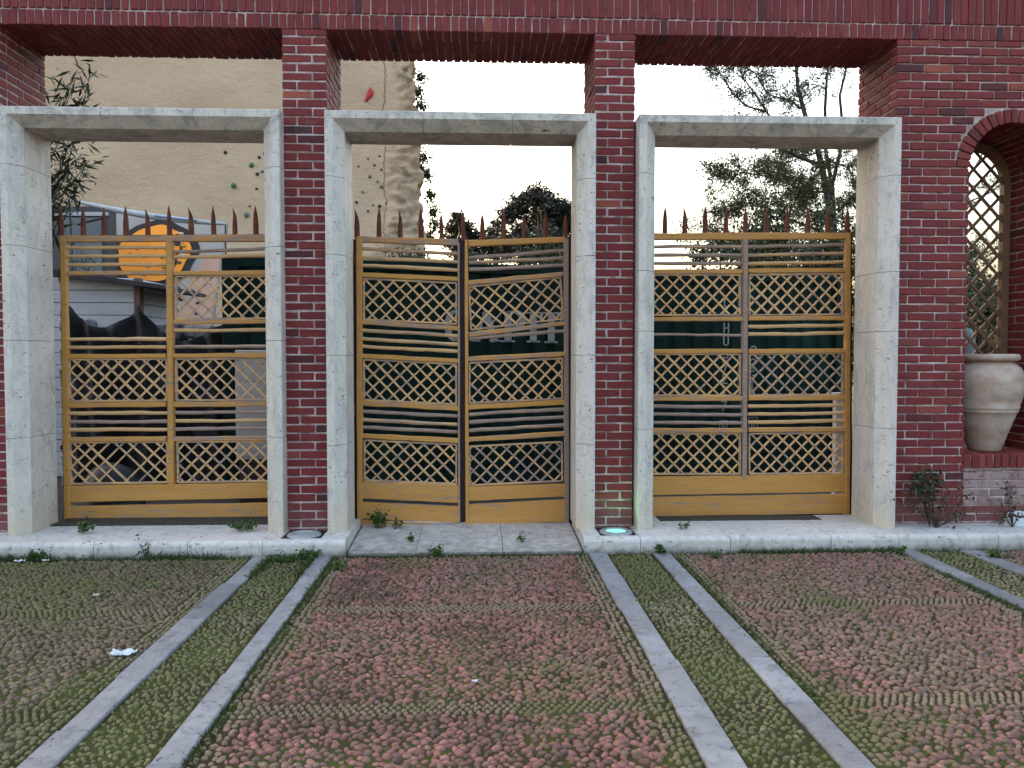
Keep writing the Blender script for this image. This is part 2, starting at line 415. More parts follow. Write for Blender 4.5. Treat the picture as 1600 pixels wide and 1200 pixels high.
# ------------------------------------------------------------------ travertine door frames
FZ = float(P(720, 174, -.15)[2]); FY = -.15; FB = .34; SH = .14      # top, front, back, step height
FLAT = .062; BV = .085; BD = .09
def door_frame(x0, x1, label, zb0, zb1, joints):
    t = thing('door_frame', ((x0 + x1) / 2, .1, 0), label, 'door frame', 'travertine door frames of the arcade')
    # cross-section (inward offset, depth)
    prof = [(0, FY + .006), (.006, FY), (FLAT, FY), (FLAT + BV, FY + BD), (FLAT + BV, FB), (0, FB)]
    def jamb(xo, sgn, zb):
        mb = MB(); zs = [zb] + [z for z in joints if z > zb] + [FZ]
        for i in range(len(zs) - 1):
            za, zc = zs[i] + (.0018 if i else 0), zs[i + 1] - .0018
            top = i == len(zs) - 2
            pts = [(xo + sgn * u_, y_, za) for u_, y_ in prof] + [(xo + sgn * u_, y_, (FZ - u_) if top else zc) for u_, y_ in prof]
            n_ = len(prof); fs = [tuple(range(n_))[::-1], tuple(range(n_, 2*n_))] + [(k, (k+1) % n_, (k+1) % n_ + n_, k + n_) for k in range(n_)]
            if sgn < 0: fs = [f_[::-1] for f_ in fs]
            mb.add(pts, fs)
        return mb
    obj('jamb', jamb(x0, 1, zb0), M_stone, t); obj('jamb', jamb(x1, -1, zb1), M_stone, t)
    mb = MB(); cuts = [x0, x0 + (x1 - x0) * .36, x0 + (x1 - x0) * .69, x1]
    for i in range(3):
        xa, xb = cuts[i] + .0015, cuts[i + 1] - .0015
        pts = [((xa + u_) if i == 0 else xa, y_, FZ - u_ - .0008) for u_, y_ in prof] + [((xb - u_) if i == 2 else xb, y_, FZ - u_ - .0008) for u_, y_ in prof]
        n_ = len(prof); fs = [tuple(range(n_)), tuple(range(n_, 2*n_))[::-1]] + [(k, k + n_, (k+1) % n_ + n_, (k+1) % n_) for k in range(n_)]
        mb.add(pts, fs)
    obj('head', mb, M_stone, t)
door_frame(-3.80, -1.597, 'pale travertine door frame around the gate with a missing lattice panel, leftmost of the three', SH, SH, [.93, 1.72, 2.48, 3.12])
door_frame(-1.238, .968, 'pale travertine door frame around the sagging double gate, between the two brick piers', SH, SH, [.86, 1.60, 2.42, 3.05])
door_frame(1.327, 3.525, 'pale travertine door frame around the straight gate next to the arched niche', SH, SH, [.98, 1.80, 2.30, 3.10])

# ------------------------------------------------------------------ ground, step, strips
def sheet(name, x0, x1, y0, y1, z, mat, parent=None):
    mb = MB(); mb.add([(x0, y0, z), (x1, y0, z), (x1, y1, z), (x0, y1, z)], [(0, 1, 2, 3)]); o = obj(name, mb, mat, parent); return tag(o, kind='structure')
sheet('ground', -400, 400, -400, 700, -.03, M_ground)
sheet('courtyard', -30, 40, .72, 60, -.012, M_yard)
KS = -.41
M_moss = Mt('mossy_bed', .95, .1); _n = M_moss.noise(2.3, 6, .7); _n2 = M_moss.noise(40, 4, .7)
_c = M_moss.ramp(_n, [(.34, (.030, .022, .014)), (.48, (.044, .040, .014)), (.60, (.052, .066, .012)), (.8, (.072, .096, .016))])  # moss over dark brown that also paints the shade between pebbles
_c = M_moss.mix(M_moss.math('MULTIPLY', _n2, .6), _c, (.028, .026, .014)); M_moss = M_moss.out(_c, _n2, .01, .9)
sheet('pebble_bed', -7.5, 8, -6.6, KS + .35, .0015, M_moss)
def step(x0, x1, joints, notch=None):
    # bull-nosed step built of blocks; notch = (xa, xb) leaves a recess behind the nose for a ground light
    mb = MB(); r_ = .045; Yb = .42
    prof = [(KS + .004, -.02), (KS, SH - r_ - .03)] + [(KS + r_ * (1 - math.cos(a)), SH - r_ + r_ * math.sin(a)) for a in np.linspace(0, math.pi / 2, 7)]
    cs = sorted([x0] + list(joints) + [x1] + (list(notch) if notch else []))
    for i in range(len(cs) - 1):
        xa, xb = cs[i], cs[i + 1]; g = .0022
        inn = notch and xa >= notch[0] - 1e-6 and xb <= notch[1] + 1e-6
        pr = prof + ([(-.335, SH), (-.335, .02), (-.335, -.02)] if inn else [(Yb, SH), (Yb, -.02)])
        if i and xa in joints: xa += g
        if xb in joints: xb -= g
        n_ = len(pr); pts = [(xa, y_, z_) for y_, z_ in pr] + [(xb, y_, z_) for y_, z_ in pr]
        fs = [tuple(range(n_)), tuple(range(n_, 2*n_))[::-1]] + [(k, k + n_, (k+1) % n_ + n_, (k+1) % n_) for k in range(n_)]
        mb.add(pts, fs)
    return mb
N1 = (P1[0] + .022, P1[1] - .012); N2 = (P2[0] + .012, P2[1] - .022)
SXL = float(G(543, 866)[0]); SXR = float(G(912, 866)[0])
o = obj('stone_step', step(-6.6, SXL, [-5.2, -4.2, -3.0, -2.28, -1.70], N1), M_step); tag(o, 'low bull-nosed pale stone step under the left gate, holding the unlit ground light', 'step')
o = obj('stone_step', step(SXR, XR, [1.30, 2.03, 2.86, 3.42, 4.25, 5.2, 6.1], N2), M_step); tag(o, 'low bull-nosed pale stone step under the right gate, holding the green glowing ground light', 'step')
# sloping threshold slab of the middle gate
mb = MB(); cs = [SXL + .012, SXL + .55, SXL + 1.25, SXR - .012]
for i in range(3):
    xa, xb = cs[i] + .002, cs[i + 1] - .002; pts = []
    for x in (xa, xb): pts += [(x, KS + .03, -.02), (x, KS + .03, .028), (x, -.10, .045), (x, .62, .075), (x, .62, -.02)]
    mb.add(pts, [(0, 1, 2, 3, 4), (9, 8, 7, 6, 5)] + [(k, k + 5, (k + 1) % 5 + 5, (k + 1) % 5) for k in range(5)])
tag(obj('threshold', mb, M_step), 'flat stained stone threshold slab sloping up to the sagging double gate', 'threshold')
# soil strips behind the side steps
mb = MB(); mb.box(-3.66, -1.75, .21, .72, .03, SH + .012, .004); tag(obj('soil_strip', mb, M_soil), kind='structure')
mb = MB(); mb.box(1.60, 3.05, .20, .40, .03, SH + .006, .004); tag(obj('soil_strip', mb, M_soil), kind='structure')
# stone strips that divide the pebble paving
STR = [(-4.10, -3.955), (-1.776, -1.644), (-1.273, -1.146), (.886, 1.030), (1.392, 1.536), (3.40, 3.535), (3.93, 4.07), (6.2, 6.34)]
mb = MB()
for (xa, xb) in STR:
    y = KS - .004; 
    while y > -6.5:
        L = rnd.uniform(.55, .95); e = rnd.uniform(-.008, .008); e2 = rnd.uniform(-.008, .008)
        mb.box(xa + e, xb + e2, y - L + .004, y, -.03, .020 + rnd.uniform(-.003, .003), .006, rnd.uniform(.1, .7), .004); y -= L
tag(obj('stone_strips', mb, M_strip), kind='structure')

# ------------------------------------------------------------------ pebble paving
def vnoise(x, y, sc_, seed):
    r2 = np.random.default_rng(seed); T_ = r2.random((64, 64)); x = x * sc_ + 100; y = y * sc_ + 100
    xi = np.floor(x).astype(int); yi = np.floor(y).astype(int); fx = x - xi; fy = y - yi; fx = fx*fx*(3-2*fx); fy = fy*fy*(3-2*fy)
    g = lambda a, b_: T_[a % 64, b_ % 64]
    return (g(xi, yi)*(1-fx) + g(xi+1, yi)*fx)*(1-fy) + (g(xi, yi+1)*(1-fx) + g(xi+1, yi+1)*fx)*fy
def fbm(x, y, sc_, seed): return (vnoise(x, y, sc_, seed) + .5*vnoise(x, y, sc_*2.1, seed+1) + .25*vnoise(x, y, sc_*4.3, seed+2)) / 1.75
M_peb = Mt('pebble', .6, .35); _c = M_peb.attr('Col', True); _n = M_peb.noise(55, 4, .6)
_c = M_peb.mix(M_peb.math('MULTIPLY', M_peb.ramp(_n, [(.45, 0), (.7, 1)]), .35), _c, (.05, .045, .03)); M_peb = M_peb.out(_c, _n, .003, .5)
def pebbles(x0, x1, y0, y1, style):
    """x,y,half-length,half-width,angle for each pebble; edge rows are aligned"""
    px_, py_, a_, b_, th_ = [], [], [], [], []
    cl, cw = (.0415, .0305) if style != 'strip' else (.036, .027)
    bands = [] if style == 'strip' else [-1.73, -3.16, -4.6]
    rows = int((y1 - y0) / cw)
    ne = 0 if style == 'strip' else 3
    # aligned edge rows
    for k in range(ne):
        for xe in (x0 + .022 + k * .036, x1 - .022 - k * .036):
            n_ = int((y1 - y0) / .040); yy = y0 + (np.arange(n_) + .5) * (y1 - y0) / n_
            px_.append(np.full(n_, xe) + rng.normal(0, .0045, n_)); py_.append(yy + rng.normal(0, .006, n_))
            a_.append(rng.uniform(.013, .019, n_)); b_.append(rng.uniform(.012, .018, n_)); th_.append(rng.normal(0, .4, n_))
    xa, xb = x0 + .012 + ne * .036, x1 - .012 - ne * .036
    for r_ in range(rows):
        yc = y0 + (r_ + .5) * cw
        inb = any(abs(yc - q) < .062 for q in bands)
        L = .036 if inb else cl
        n_ = max(1, int((xb - xa) / L)); xx = xa + (np.arange(n_) + (.25 if r_ % 2 else .75)) * (xb - xa) / n_
        jt = .002 if inb else .0085
        px_.append(xx + rng.normal(0, jt, n_)); py_.append(np.full(n_, yc) + rng.normal(0, jt * .8, n_))
        s_ = np.clip(rng.normal(.96, .19, n_), .55, 1.35) if not inb else rng.uniform(.9, 1.05, n_)
        if inb: a_.append(.0128 * s_); b_.append(.0150 * s_); th_.append(rng.normal(0, .15, n_))
        else:
            kk = .78 if style == 'strip' else 1.02; a_.append(cl * .52 * s_ * kk); b_.append(cw * .50 * s_ * kk * rng.uniform(.8, 1.12, n_)); th_.append(rng.normal(-.25, .75, n_))
    return [np.concatenate(q) for q in (px_, py_, a_, b_, th_)]
def paving(x0, x1, style, pal, mossy, seed):
    x, y, a, b_, th = pebbles(x0, x1, -6.0, KS - .012, style)
    vis = y > -5.3; x, y, a, b_, th = [q[vis] for q in (x, y, a, b_, th)]
    n_ = len(x); S = 8
    ang = 2 * np.pi * np.arange(S) / S; rings = [(1.0, -.25), (.88, .42), (.50, .86)]
    wob = 1 + rng.normal(0, .07, (n_, S))
    h = rng.uniform(.010, .019, n_) + (fbm(x, y, 3.0, seed + 9) - .5) * .012
    vx, vy, vz = [], [], []
    for (rr, hh) in rings:
        lx = a[:, None] * rr * np.cos(ang) * wob; ly = b_[:, None] * rr * np.sin(ang) * wob
        vx.append(x[:, None] + lx * np.cos(th)[:, None] - ly * np.sin(th)[:, None]); vy.append(y[:, None] + lx * np.sin(th)[:, None] + ly * np.cos(th)[:, None])
        tilt = rng.normal(0, .10, n_)
        vz.append(np.repeat((h * hh)[:, None], S, 1) + lx * tilt[:, None] * .5)
    top = np.stack([x, y, h], 1)
    V = np.concatenate([np.stack([np.concatenate(vx, 1), np.concatenate(vy, 1), np.concatenate(vz, 1)], 2), top[:, None, :]], 1)
    K = 3 * S + 1; q = []
    for r_ in range(2):
        for k in range(S): q.append((r_*S + k, r_*S + (k+1) % S, (r_+1)*S + (k+1) % S, (r_+1)*S + k))
    for k in range(0, S, 2): q.append((2*S + k, 2*S + (k+1) % S, 2*S + (k+2) % S, 3*S))
    q = np.array(q); Fq = (q[None] + (np.arange(n_) * K)[:, None, None]).reshape(-1, 4)
    pal = np.array(pal); t = np.clip(fbm(x, y, 1.3, seed) * 1.9 - .45 + rng.normal(0, .22, n_), 0, .999) * (len(pal) - 1)
    i0 = t.astype(int); fr = (t - i0)[:, None]; col = pal[i0] * (1 - fr) + pal[i0 + 1] * fr
    col = col * rng.uniform(.40, .92, n_)[:, None]
    inb = np.zeros(n_, bool)
    if style != 'strip':
        for q_ in (-1.73, -3.16, -4.6): inb |= abs(y - q_) < .062
        ed = np.minimum(x - x0, x1 - x) < .12
        col[inb | ed] = col[inb | ed] * .4 + np.array([.20, .145, .092]) * .6
    eb = np.clip(1 - np.minimum(x - x0, x1 - x) / .22, 0, 1) * .22 + np.clip(1 - np.abs(y - KS) / .3, 0, 1) * .12 + inb * .10
    mo = np.clip((fbm(x, y, 1.7, seed + 30) + eb - (1 - mossy)) * 4 + rng.normal(0, .25, n_), 0, 1)[:, None] * .7
    col = col * (1 - mo) + np.array([.078, .082, .014]) * mo
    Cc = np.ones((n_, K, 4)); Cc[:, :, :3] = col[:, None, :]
    # moss on the flanks of each stone, with shade of the gaps in the colour
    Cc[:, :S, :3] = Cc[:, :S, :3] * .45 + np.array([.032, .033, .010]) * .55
    return V.reshape(-1, 3), Fq, Cc.reshape(-1, 4)
PINK = [(.145, .072, .050), (.225, .094, .070), (.30, .116, .092), (.285, .130, .106), (.20, .118, .080)]
BRN = [(.10, .070, .040), (.145, .098, .056), (.185, .115, .072), (.155, .11, .062), (.12, .092, .050)]
RBR = [(.165, .090, .060), (.235, .108, .080), (.285, .128, .100), (.265, .140, .108), (.205, .125, .084)]
PALE = [(.13, .11, .048), (.20, .165, .08), (.30, .245, .135), (.23, .19, .10), (.15, .13, .055)]
for (xa, xb, st_, pal, mossy, seed) in ((-5.9, -4.11, 'panel', BRN, .6, 1), (-3.95, -1.785, 'panel', BRN, .66, 2), (-1.638, -1.279, 'strip', PALE, .68, 3), (-1.14, .880, 'panel', PINK, .33, 4),
        (1.036, 1.386, 'strip', PALE, .64, 5), (1.542, 3.392, 'panel', RBR, .36, 6), (3.542, 3.922, 'strip', PALE, .40, 7), (4.078, 6.19, 'panel', RBR, .38, 8), (-4.45+.5+.0, -3.96, 'none', BRN, .5, 9)):
    if st_ == 'none': continue
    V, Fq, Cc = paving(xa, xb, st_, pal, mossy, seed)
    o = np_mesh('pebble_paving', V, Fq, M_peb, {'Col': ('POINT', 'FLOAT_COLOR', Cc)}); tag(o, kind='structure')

# ------------------------------------------------------------------ gates
GY = .50
def W(x, y, Y=None): return P(x, y, GY if Y is None else Y)
SPIKE = {}
def spike_mesh(curved):
    mb = MB(); w0, h0 = .024, .275
    L = [(-w0, 0), (-w0 * .95, h0 * .45), (-w0 * .7, h0 * .72), (.0 if not curved else -w0 * .8, h0)]
    Rr = [(w0, 0), (w0 * .95, h0 * .45), (w0 * (.7 if not curved else .55), h0 * .72)]
    poly = L[:1] + Rr + [L[3]] + [L[2], L[1]]
    n_ = len(poly); mid = .010
    pts = [(x, 0.012 - mid * (1 - (z / h0)), z) if False else (x, 0, z) for x, z in poly] + [(x, .012, z) for x, z in poly] + [(0, -.010, 0), (0, -.010, h0 * .7)]
    fs = [tuple(range(2*n_ - 1, n_ - 1, -1))] + [(i, i + n_, (i+1) % n_ + n_, (i+1) % n_) for i in range(n_)]
    a, c = 2*n_, 2*n_ + 1
    fs += [(0, a, c, 6), (6, c, 5), (5, c, 4), (4, c, 3), (3, c, 2), (2, c, 1), (1, c, a)]
    fs += [(0, 1, a)]
    mb.add(pts, fs); return mesh_from('spike', mb.v, mb.f, mb.t)
for cv in (0, 1):
    SPIKE[cv] = spike_mesh(cv); SPIKE[cv].materials.append(M_rust)
def gate(name_label, root_xy, spikes, rails, slats, lats, planks, stiles, dark):
    t = thing('gate', root_xy, name_label, 'gate', 'ochre wooden gates with spiked tops'); o0 = ORIG[t.name]
    def B(nm, mat, *bars):
        mb = MB()
        for (x0, y0, x1, y1, h, d, kw) in bars: mb.bar(W(x0, y0), W(x1, y1), h, d, **kw)
        return obj(nm, mb, mat, t)
    for (x0, y0, x1, y1, h) in rails: B('rail', M_wood, (x0, y0, x1, y1, h, .045, dict(seg=6, jit=.0018, tone=rnd.uniform(.28, .62), yoff=-.004 + rnd.uniform(-.002, .002))))
    for (x0, y0, x1, y1, h, wth) in slats: B('slat', M_slat, (x0, y0, x1, y1, h, .030, dict(seg=7, jit=.003, rnd_prof=True, tone=wth, yoff=.004 + rnd.uniform(-.004, .006), bow=rnd.uniform(-.004, .004))))
    for (x0, y0, x1, y1, h, d, yo, wth) in stiles: B('stile', M_wood, (x0, y0, x1, y1, h, d, dict(seg=8, jit=.0012, tone=wth, yoff=yo)))
    for q in planks:   # four corners tl, tr, br, bl
        mb = MB(); tl, tr, br, bl = [W(*c_) for c_ in q]; n_ = 10; pts = []; y0 = -.002
        for i in range(n_ + 1):
            a = i / n_; u_ = tl + (tr - tl) * a; l_ = bl + (br - bl) * a; j1, j2 = rnd.uniform(-.002, .002), rnd.uniform(-.002, .002)
            for (z_, yy) in ((l_ + (0, 0, j1 + .004), y0), (u_ + (0, 0, j2 - .004), y0), (u_ + (0, 0, j2), y0 + .005), (u_ + (0, 0, j2), .035), (l_ + (0, 0, j1), .035), (l_ + (0, 0, j1), y0 + .005)):
                pts.append(np.array(z_) + (0, yy, 0))
        fs = [(i*6 + k, i*6 + (k+1) % 6, (i+1)*6 + (k+1) % 6, (i+1)*6 + k) for i in range(n_) for k in range(6)] + [tuple(range(6)), tuple(range(n_*6 + 5, n_*6 - 1, -1))]
        mb.add(pts, fs, rnd.uniform(.34, .49)); obj('plank', mb, M_wood, t)
    for (q, drop, wth) in lats:
        mb = MB(); tl, tr, br, bl = [W(*c_) for c_ in q]
        Wd = np.linalg.norm(tr - tl); Hh = np.linalg.norm(tl - bl)
        def mp(s_, t_): 
            a, b_ = s_ / Wd, t_ / Hh; return (bl*(1-a) + br*a)*(1-b_) + (tl*(1-a) + tr*a)*b_
        sp = .1205
        for sg in (1, -1):
            k = 0; c0 = -Hh - rnd.uniform(0, sp)
            cc = c0
            while cc < Wd + Hh:
                # line: s = cc + (t or Hh-t)
                f0 = lambda t_: cc + (t_ if sg > 0 else Hh - t_)
                ts = np.linspace(0, Hh, 400); ss = f0(ts); ok = (ss >= 0) & (ss <= Wd); k += 1
                if ok.sum() > 18 and (sg, k) not in drop:
                    ta, tb = ts[ok][0], ts[ok][-1]
                    yo = .022 if sg > 0 else .010
                    mb.bar(mp(f0(ta), ta), mp(f0(tb), tb), .0165 * rnd.uniform(.85, 1.15), .011, seg=3, jit=.0022, tone=min(1, wth + rnd.uniform(-.25, .3)), yoff=yo)
                cc += sp * rnd.uniform(.96, 1.04)
        for e0, e1 in (((0, 0), (Wd, 0)), ((0, Hh), (Wd, Hh)), ((0, 0), (0, Hh)), ((Wd, 0), (Wd, Hh))):
            mb.bar(mp(*e0), mp(*e1), .016, .028, seg=2, jit=.001, tone=.6, yoff=.008)
        obj('lattice_panel', mb, M_slat, t)
    mb = MB()
    for (x0, y0, x1, y1, h) in dark: mb.bar(W(x0, y0, GY + .055), W(x1, y1, GY + .055), h, .03)
    obj('iron_frame', mb, M_dark, t)
    for i, (x, yt, yb_, cv) in enumerate(spikes):
        s_ = bpy.data.objects.new('spike', SPIKE[cv]); C.objects.link(s_); s_.parent = t
        pb = P(x, yb_, GY + .05); pt = P(x, yt, GY + .05); s_.location = pb - o0; s_.scale = (.9 if i % 3 else 1.0, 1, (pt[2] - pb[2]) / .275); s_.rotation_euler = (0, R(rnd.uniform(-1.5, 1.5)), 0)
    return t
U = rnd.uniform
# ---- left gate: two bays, the upper left lattice is gone
L0, L1, L2, L3 = 103, 259, 271, 428
sp = [(x, yt, 370, cv) for x, yt, cv in zip((95, 130, 162, 197, 231, 265, 299, 334, 367, 400, 434), (322, 322, 324, 322, 326, 321, 324, 321, 324, 321, 321), (0, 0, 0, 0, 1, 0, 1, 0, 1, 0, 0))]
rails = [(93, 373, 434, 372, .058), (L0 - 3, 427, L1, 426, .042), (L2, 427, L3, 426, .042), (L2, 503, L3, 502, .042), (L0, 557, L1, 556, .042), (L2, 556, L3, 555, .042), (L0, 633, L1, 632, .044), (L2, 632, L3, 631, .044), (L0, 687, L1, 686, .042), (L2, 686, L3, 685, .042)]
sl = []
for y in (386, 399.5, 413): sl.append((L0, y + .5, L1, y, .031, U(.15, .4)))
sl += [(L2, 393, L3, 388, .030, .85), (L2, 402, L3, 399, .030, .3)]
sl += [(L0, 530.5, L1, 530, .031, .45), (L0, 543, L1, 542.5, .031, .3), (L2, 516, L3, 515, .032, .4), (L2, 542, L3, 541, .031, .75)]
for y, w1, w2 in ((645.5, .3, .85), (658.5, .85, .4), (671.5, .35, .9)): sl += [(L0 + 3, y + .5, L1 + 2, y, .032, w1), (L2 + 2, y - .5, L3, y - 2, .031, w2)]
lat = [(((L2 + 3, 432), (L3, 431), (L3, 497), (L2 + 3, 498)), (), .45), (((L0 + 3, 562), (L1, 561), (L1 + 1, 626), (L0 + 4, 627)), (), .35), (((L2 + 3, 561), (L3, 560), (L3, 625), (L2 + 4, 626)), (), .45),
       (((L0 + 5, 692), (L1 + 1, 691), (L1 + 2, 754), (L0 + 6, 757)), ((1, 7), (-1, 7)), .4), (((L2 + 5, 691), (L3, 690), (L3, 752), (L2 + 6, 754)), (), .5)]
pl = [((L0 + 2, 759.5), (L3 + 4, 754), (L3 + 4, 778), (L0 + 3, 785)), ((L0 + 3, 791.5), (L3 + 4, 786), (L3 + 4, 811), (L0 + 3, 816))]
st = [(98, 371, 105, 817, .056, .055, -.008, .4), (264.5, 376, 267.5, 758, .056, .060, -.012, .45), (431, 371, 434, 813, .056, .05, -.002, .4)]
gate('ochre wooden gate in the left frame, upper left lattice panel missing over black netting', (-2.70, GY, SH), sp, rails, sl, lat, pl, st,
     [(99, 372, 432, 370, .05), (98, 372, 104, 822, .05), (431, 372, 433, 818, .05), (104, 812, 432, 808, .03)])
# ---- middle gate: two leaves sagging towards the meeting post
a, c = 563, 717; d, e = 731, 883
sp = [(x, yt, 372 + (4 if 600 < x < 850 else 0), cv) for x, yt, cv in zip((558, 592, 625, 658, 690, 724, 754, 787, 819, 852, 884), (326, 322, 327, 323, 330, 328, 331, 327, 332, 330, 334), (1, 0, 1, 0, 0, 0, 0, 0, 0, 0, 0))]
rails = [(559, 373.5, 716, 378.5, .055), (a - 2, 429, c - 2, 436, .042), (a, 503, c, 513, .042), (a, 556, c, 564, .042), (a, 629.5, c, 638, .046), (a, 681, c, 689, .044),
         (d + 1, 380, e, 374.5, .057), (d + 1, 442, e - 3, 428, .044), (d + 2, 523, e, 505, .044), (d, 561, e, 553, .042), (d, 636.5, e, 628.5, .046), (d, 687, e, 678, .042)]
sl = []
for y0, y1, wt in ((388, 396, .6), (402, 409, .5), (414.5, 422, .35), (516, 525, .55), (529, 538, .5), (541, 549, .3), (643, 650.5, .85), (656, 664, .6), (668, 675.5, .95)): sl.append((a + 2, y0, c - 2, y1, .032, wt))
for y0, y1, wt in ((402.5, 390.5, .8), (410, 402, .7), (420.5, 414, .85), (529.5, 517, .85), (648, 640, .75), (660, 652, .95), (673, 664.5, .7)): sl.append((d + 2, y0, e, y1, .032, wt))
lat = [(((a + 5, 435), (c - 4, 442), (c - 4, 506), (a + 5, 499)), (), .3), (((a + 5, 562), (c - 4, 569), (c - 4, 632), (a + 5, 625)), (), .45), (((a + 6, 688), (c - 4, 695), (c - 4, 757), (a + 6, 751)), ((1, 10),), .45),
       (((d + 2, 448), (e - 7, 433.5), (e - 3, 498), (d + 5, 515)), (), .4), (((d + 3, 567), (e - 4, 560), (e - 4, 623), (d + 3, 630)), (), .4), (((d + 3, 698), (e - 5, 691), (e - 4, 752), (d + 3, 759)), (), .6)]
pl = [((a + 2, 752.5), (c - 1, 758), (c - 1, 786), (a + 2, 779)), ((a + 2, 785), (c - 1, 791.5), (c - 1, 816.5), (a + 2, 810.5)), ((a + 2, 813.5), (c - 1, 820.5), (c - 1, 827), (a + 2, 822)),
      ((d + 1, 760.5), (e, 756), (e, 776), (d + 1, 783)), ((d + 1, 788.5), (e, 781), (e, 815), (d + 1, 823))]
st = [(561, 369, 562, 822, .052, .05, -.008, .4), (728.5, 375, 730, 824, .030, .05, -.010, .35), (885, 372, 886, 817, .045, .05, -.002, .95), (716.5, 379, 717.5, 823, .018, .05, -.006, .7)]
gate('pair of ochre wooden gate leaves sagging towards a dark middle post', (-.16, GY, .07), sp, rails, sl, lat, pl, st,
     [(555, 374, 720, 379, .05), (724, 379, 890, 374, .05), (722, 372, 723, 830, .060), (556, 374, 559, 826, .05), (889, 374, 889, 822, .05), (556, 824, 720, 830, .05), (726, 829, 890, 822, .05)])  # last two bars enlarged to shut out glow and keep the bottom gap dark
# ---- right gate: straight, two bays
a, c, d, e = 1008, 1160, 1170, 1320
sp = [(x, yt, 367, cv) for x, yt, cv in zip((1007, 1039, 1070, 1102, 1134, 1165, 1198, 1230, 1262, 1294, 1324), (321, 321, 322, 321, 324, 323, 325, 323, 326, 325, 324), (0, 0, 1, 0, 0, 0, 0, 0, 0, 0, 0))]
rails = [(1002, 369.5, 1326, 368.5, .060)]
for y0, y1 in ((424.5, 422), (498.5, 496.5), (549, 548), (623, 621.5), (673.5, 671)): rails += [(a, y0, c, y0 - .5, .042), (d, y1 + .8, e + 2, y1, .042)]
sl = []
for y, w1, w2 in ((385, .7, .95), (398.5, .95, .6), (411.5, .95, .35)): sl += [(a, y, c, y, .031, w1), (d, y, e, y - 3, .031, w2)]
sl += [(a, 523, c, 524, .024, 1.0), (d, 510, e, 508, .032, .2), (d, 522, e, 520, .032, .4)]
for y, w1 in ((635, .9), (647.5, 1.0), (660, .95)): sl += [(a, y, c, y + 1, .031, w1), (d, y, e, y - 2.5, .032, .15)]
lat = []
for (y0, y1, w1, w2) in ((429, 492, .15, .3), (553.5, 618, .35, .7), (678, 741, .3, .35)):
    lat += [(((a, y0), (c - 3, y0), (c - 3, y1), (a, y1)), (), w1), (((d + 2, y0), (e - 2, y0 - 1.5), (e - 2, y1 - 1), (d + 2, y1)), (), w2)]
pl = [((a, 745), (e + 2, 741), (e + 2, 768.5), (a, 774)), ((a, 777.5), (e + 2, 772.5), (e + 2, 803), (a, 807))]
st = [(1325.5, 364, 1324, 806, .050, .055, -.008, .3), (1164.8, 374, 1163, 746, .046, .060, -.014, .82), (1004, 366, 1003, 808, .05, .05, -.002, .4)]
gate('straight ochre wooden gate in the right frame with a weathered grey centre rail', (2.40, GY, SH), sp, rails, sl, lat, pl, st,
     [(1003, 370, 1328, 368, .05), (1003, 368, 1003, 810, .05), (1327, 368, 1327, 808, .055), (1003, 806, 1327, 804, .03)])

for (gi, pts_) in (('gate.001', ((553, 405), (553, 640), (889, 520))), ('gate.002', ((1329, 690), (1329, 430))), ('gate', ((92, 430), (97, 700)))):
    for (x, y) in pts_:
        q = W(x, y); mb = MB(); mb.tube([q + (0, .03, -.06), q + (0, .03, .06)], .013, 8); mb.box(q[0] - .03, q[0] + .03, q[1] + .02, q[1] + .05, q[2] - .02, q[2] + .02, .004); obj('hinge', mb, M_rust, bpy.data.objects[gi])
# ------------------------------------------------------------------ ground lights
def emat(name, col, s_):
    m = Mt(name, .3); m.b.inputs['Base Color'].default_value = (*col, 1); m.b.inputs['Emission Color'].default_value = (*col, 1); m.b.inputs['Emission Strength'].default_value = s_; return m.m
M_steel = simple('brushed_steel', (.22, .22, .22), (.34, .34, .34), 20, .4, .2, spec=.6)
M_lens = simple('clouded_glass', (.26, .29, .27), (.40, .42, .40), 12, .25, .2, spec=.6)
M_black = simple('black_recess', (.010, .010, .012), (.022, .022, .024), 20, .8, .4)
for (xx, lab, lit) in ((-1.425, 'unlit round ground light with a clouded lens at the foot of the left brick pier', False), (1.142, 'round ground light glowing green at the foot of the brick pier beside the straight gate', True)):
    t = thing('ground_light', (xx, -.17, SH - .01), lab, 'light', 'ground lights at the feet of the piers')
    mb = MB(); mb.lathe([(.085, SH - .004), (.088, SH + .004), (.095, SH + .008), (.128, SH + .004), (.136, SH - .004), (.136, .02)], xx, -.165); obj('rim', mb, M_steel, t, True)
    mb = MB(); mb.lathe([(.002, SH + .003), (.05, SH + .002), (.086, SH - .004)], xx, -.165); obj('lens', mb, emat('green_lamp', (.20, 1.0, .48), .24) if lit else M_lens, t, True)
    mb = MB(); mb.box(N1[0] if not lit else N2[0], N1[1] if not lit else N2[1], -.333, -.002, 0, SH - .012, .002); obj('recess_box', mb, M_black, t)
    if lit:
        ld = bpy.data.lights.new('ground_lamp', 'SPOT'); ld.energy = .4; ld.color = (.30, 1, .42); ld.spot_size = R(150); ld.spot_blend = .8; ld.shadow_soft_size = .06
        lo = bpy.data.objects.new('lamp', ld); C.objects.link(lo); lo.parent = t; lo.location = (.03, .0, .045); lo.rotation_euler = (R(180), 0, 0)

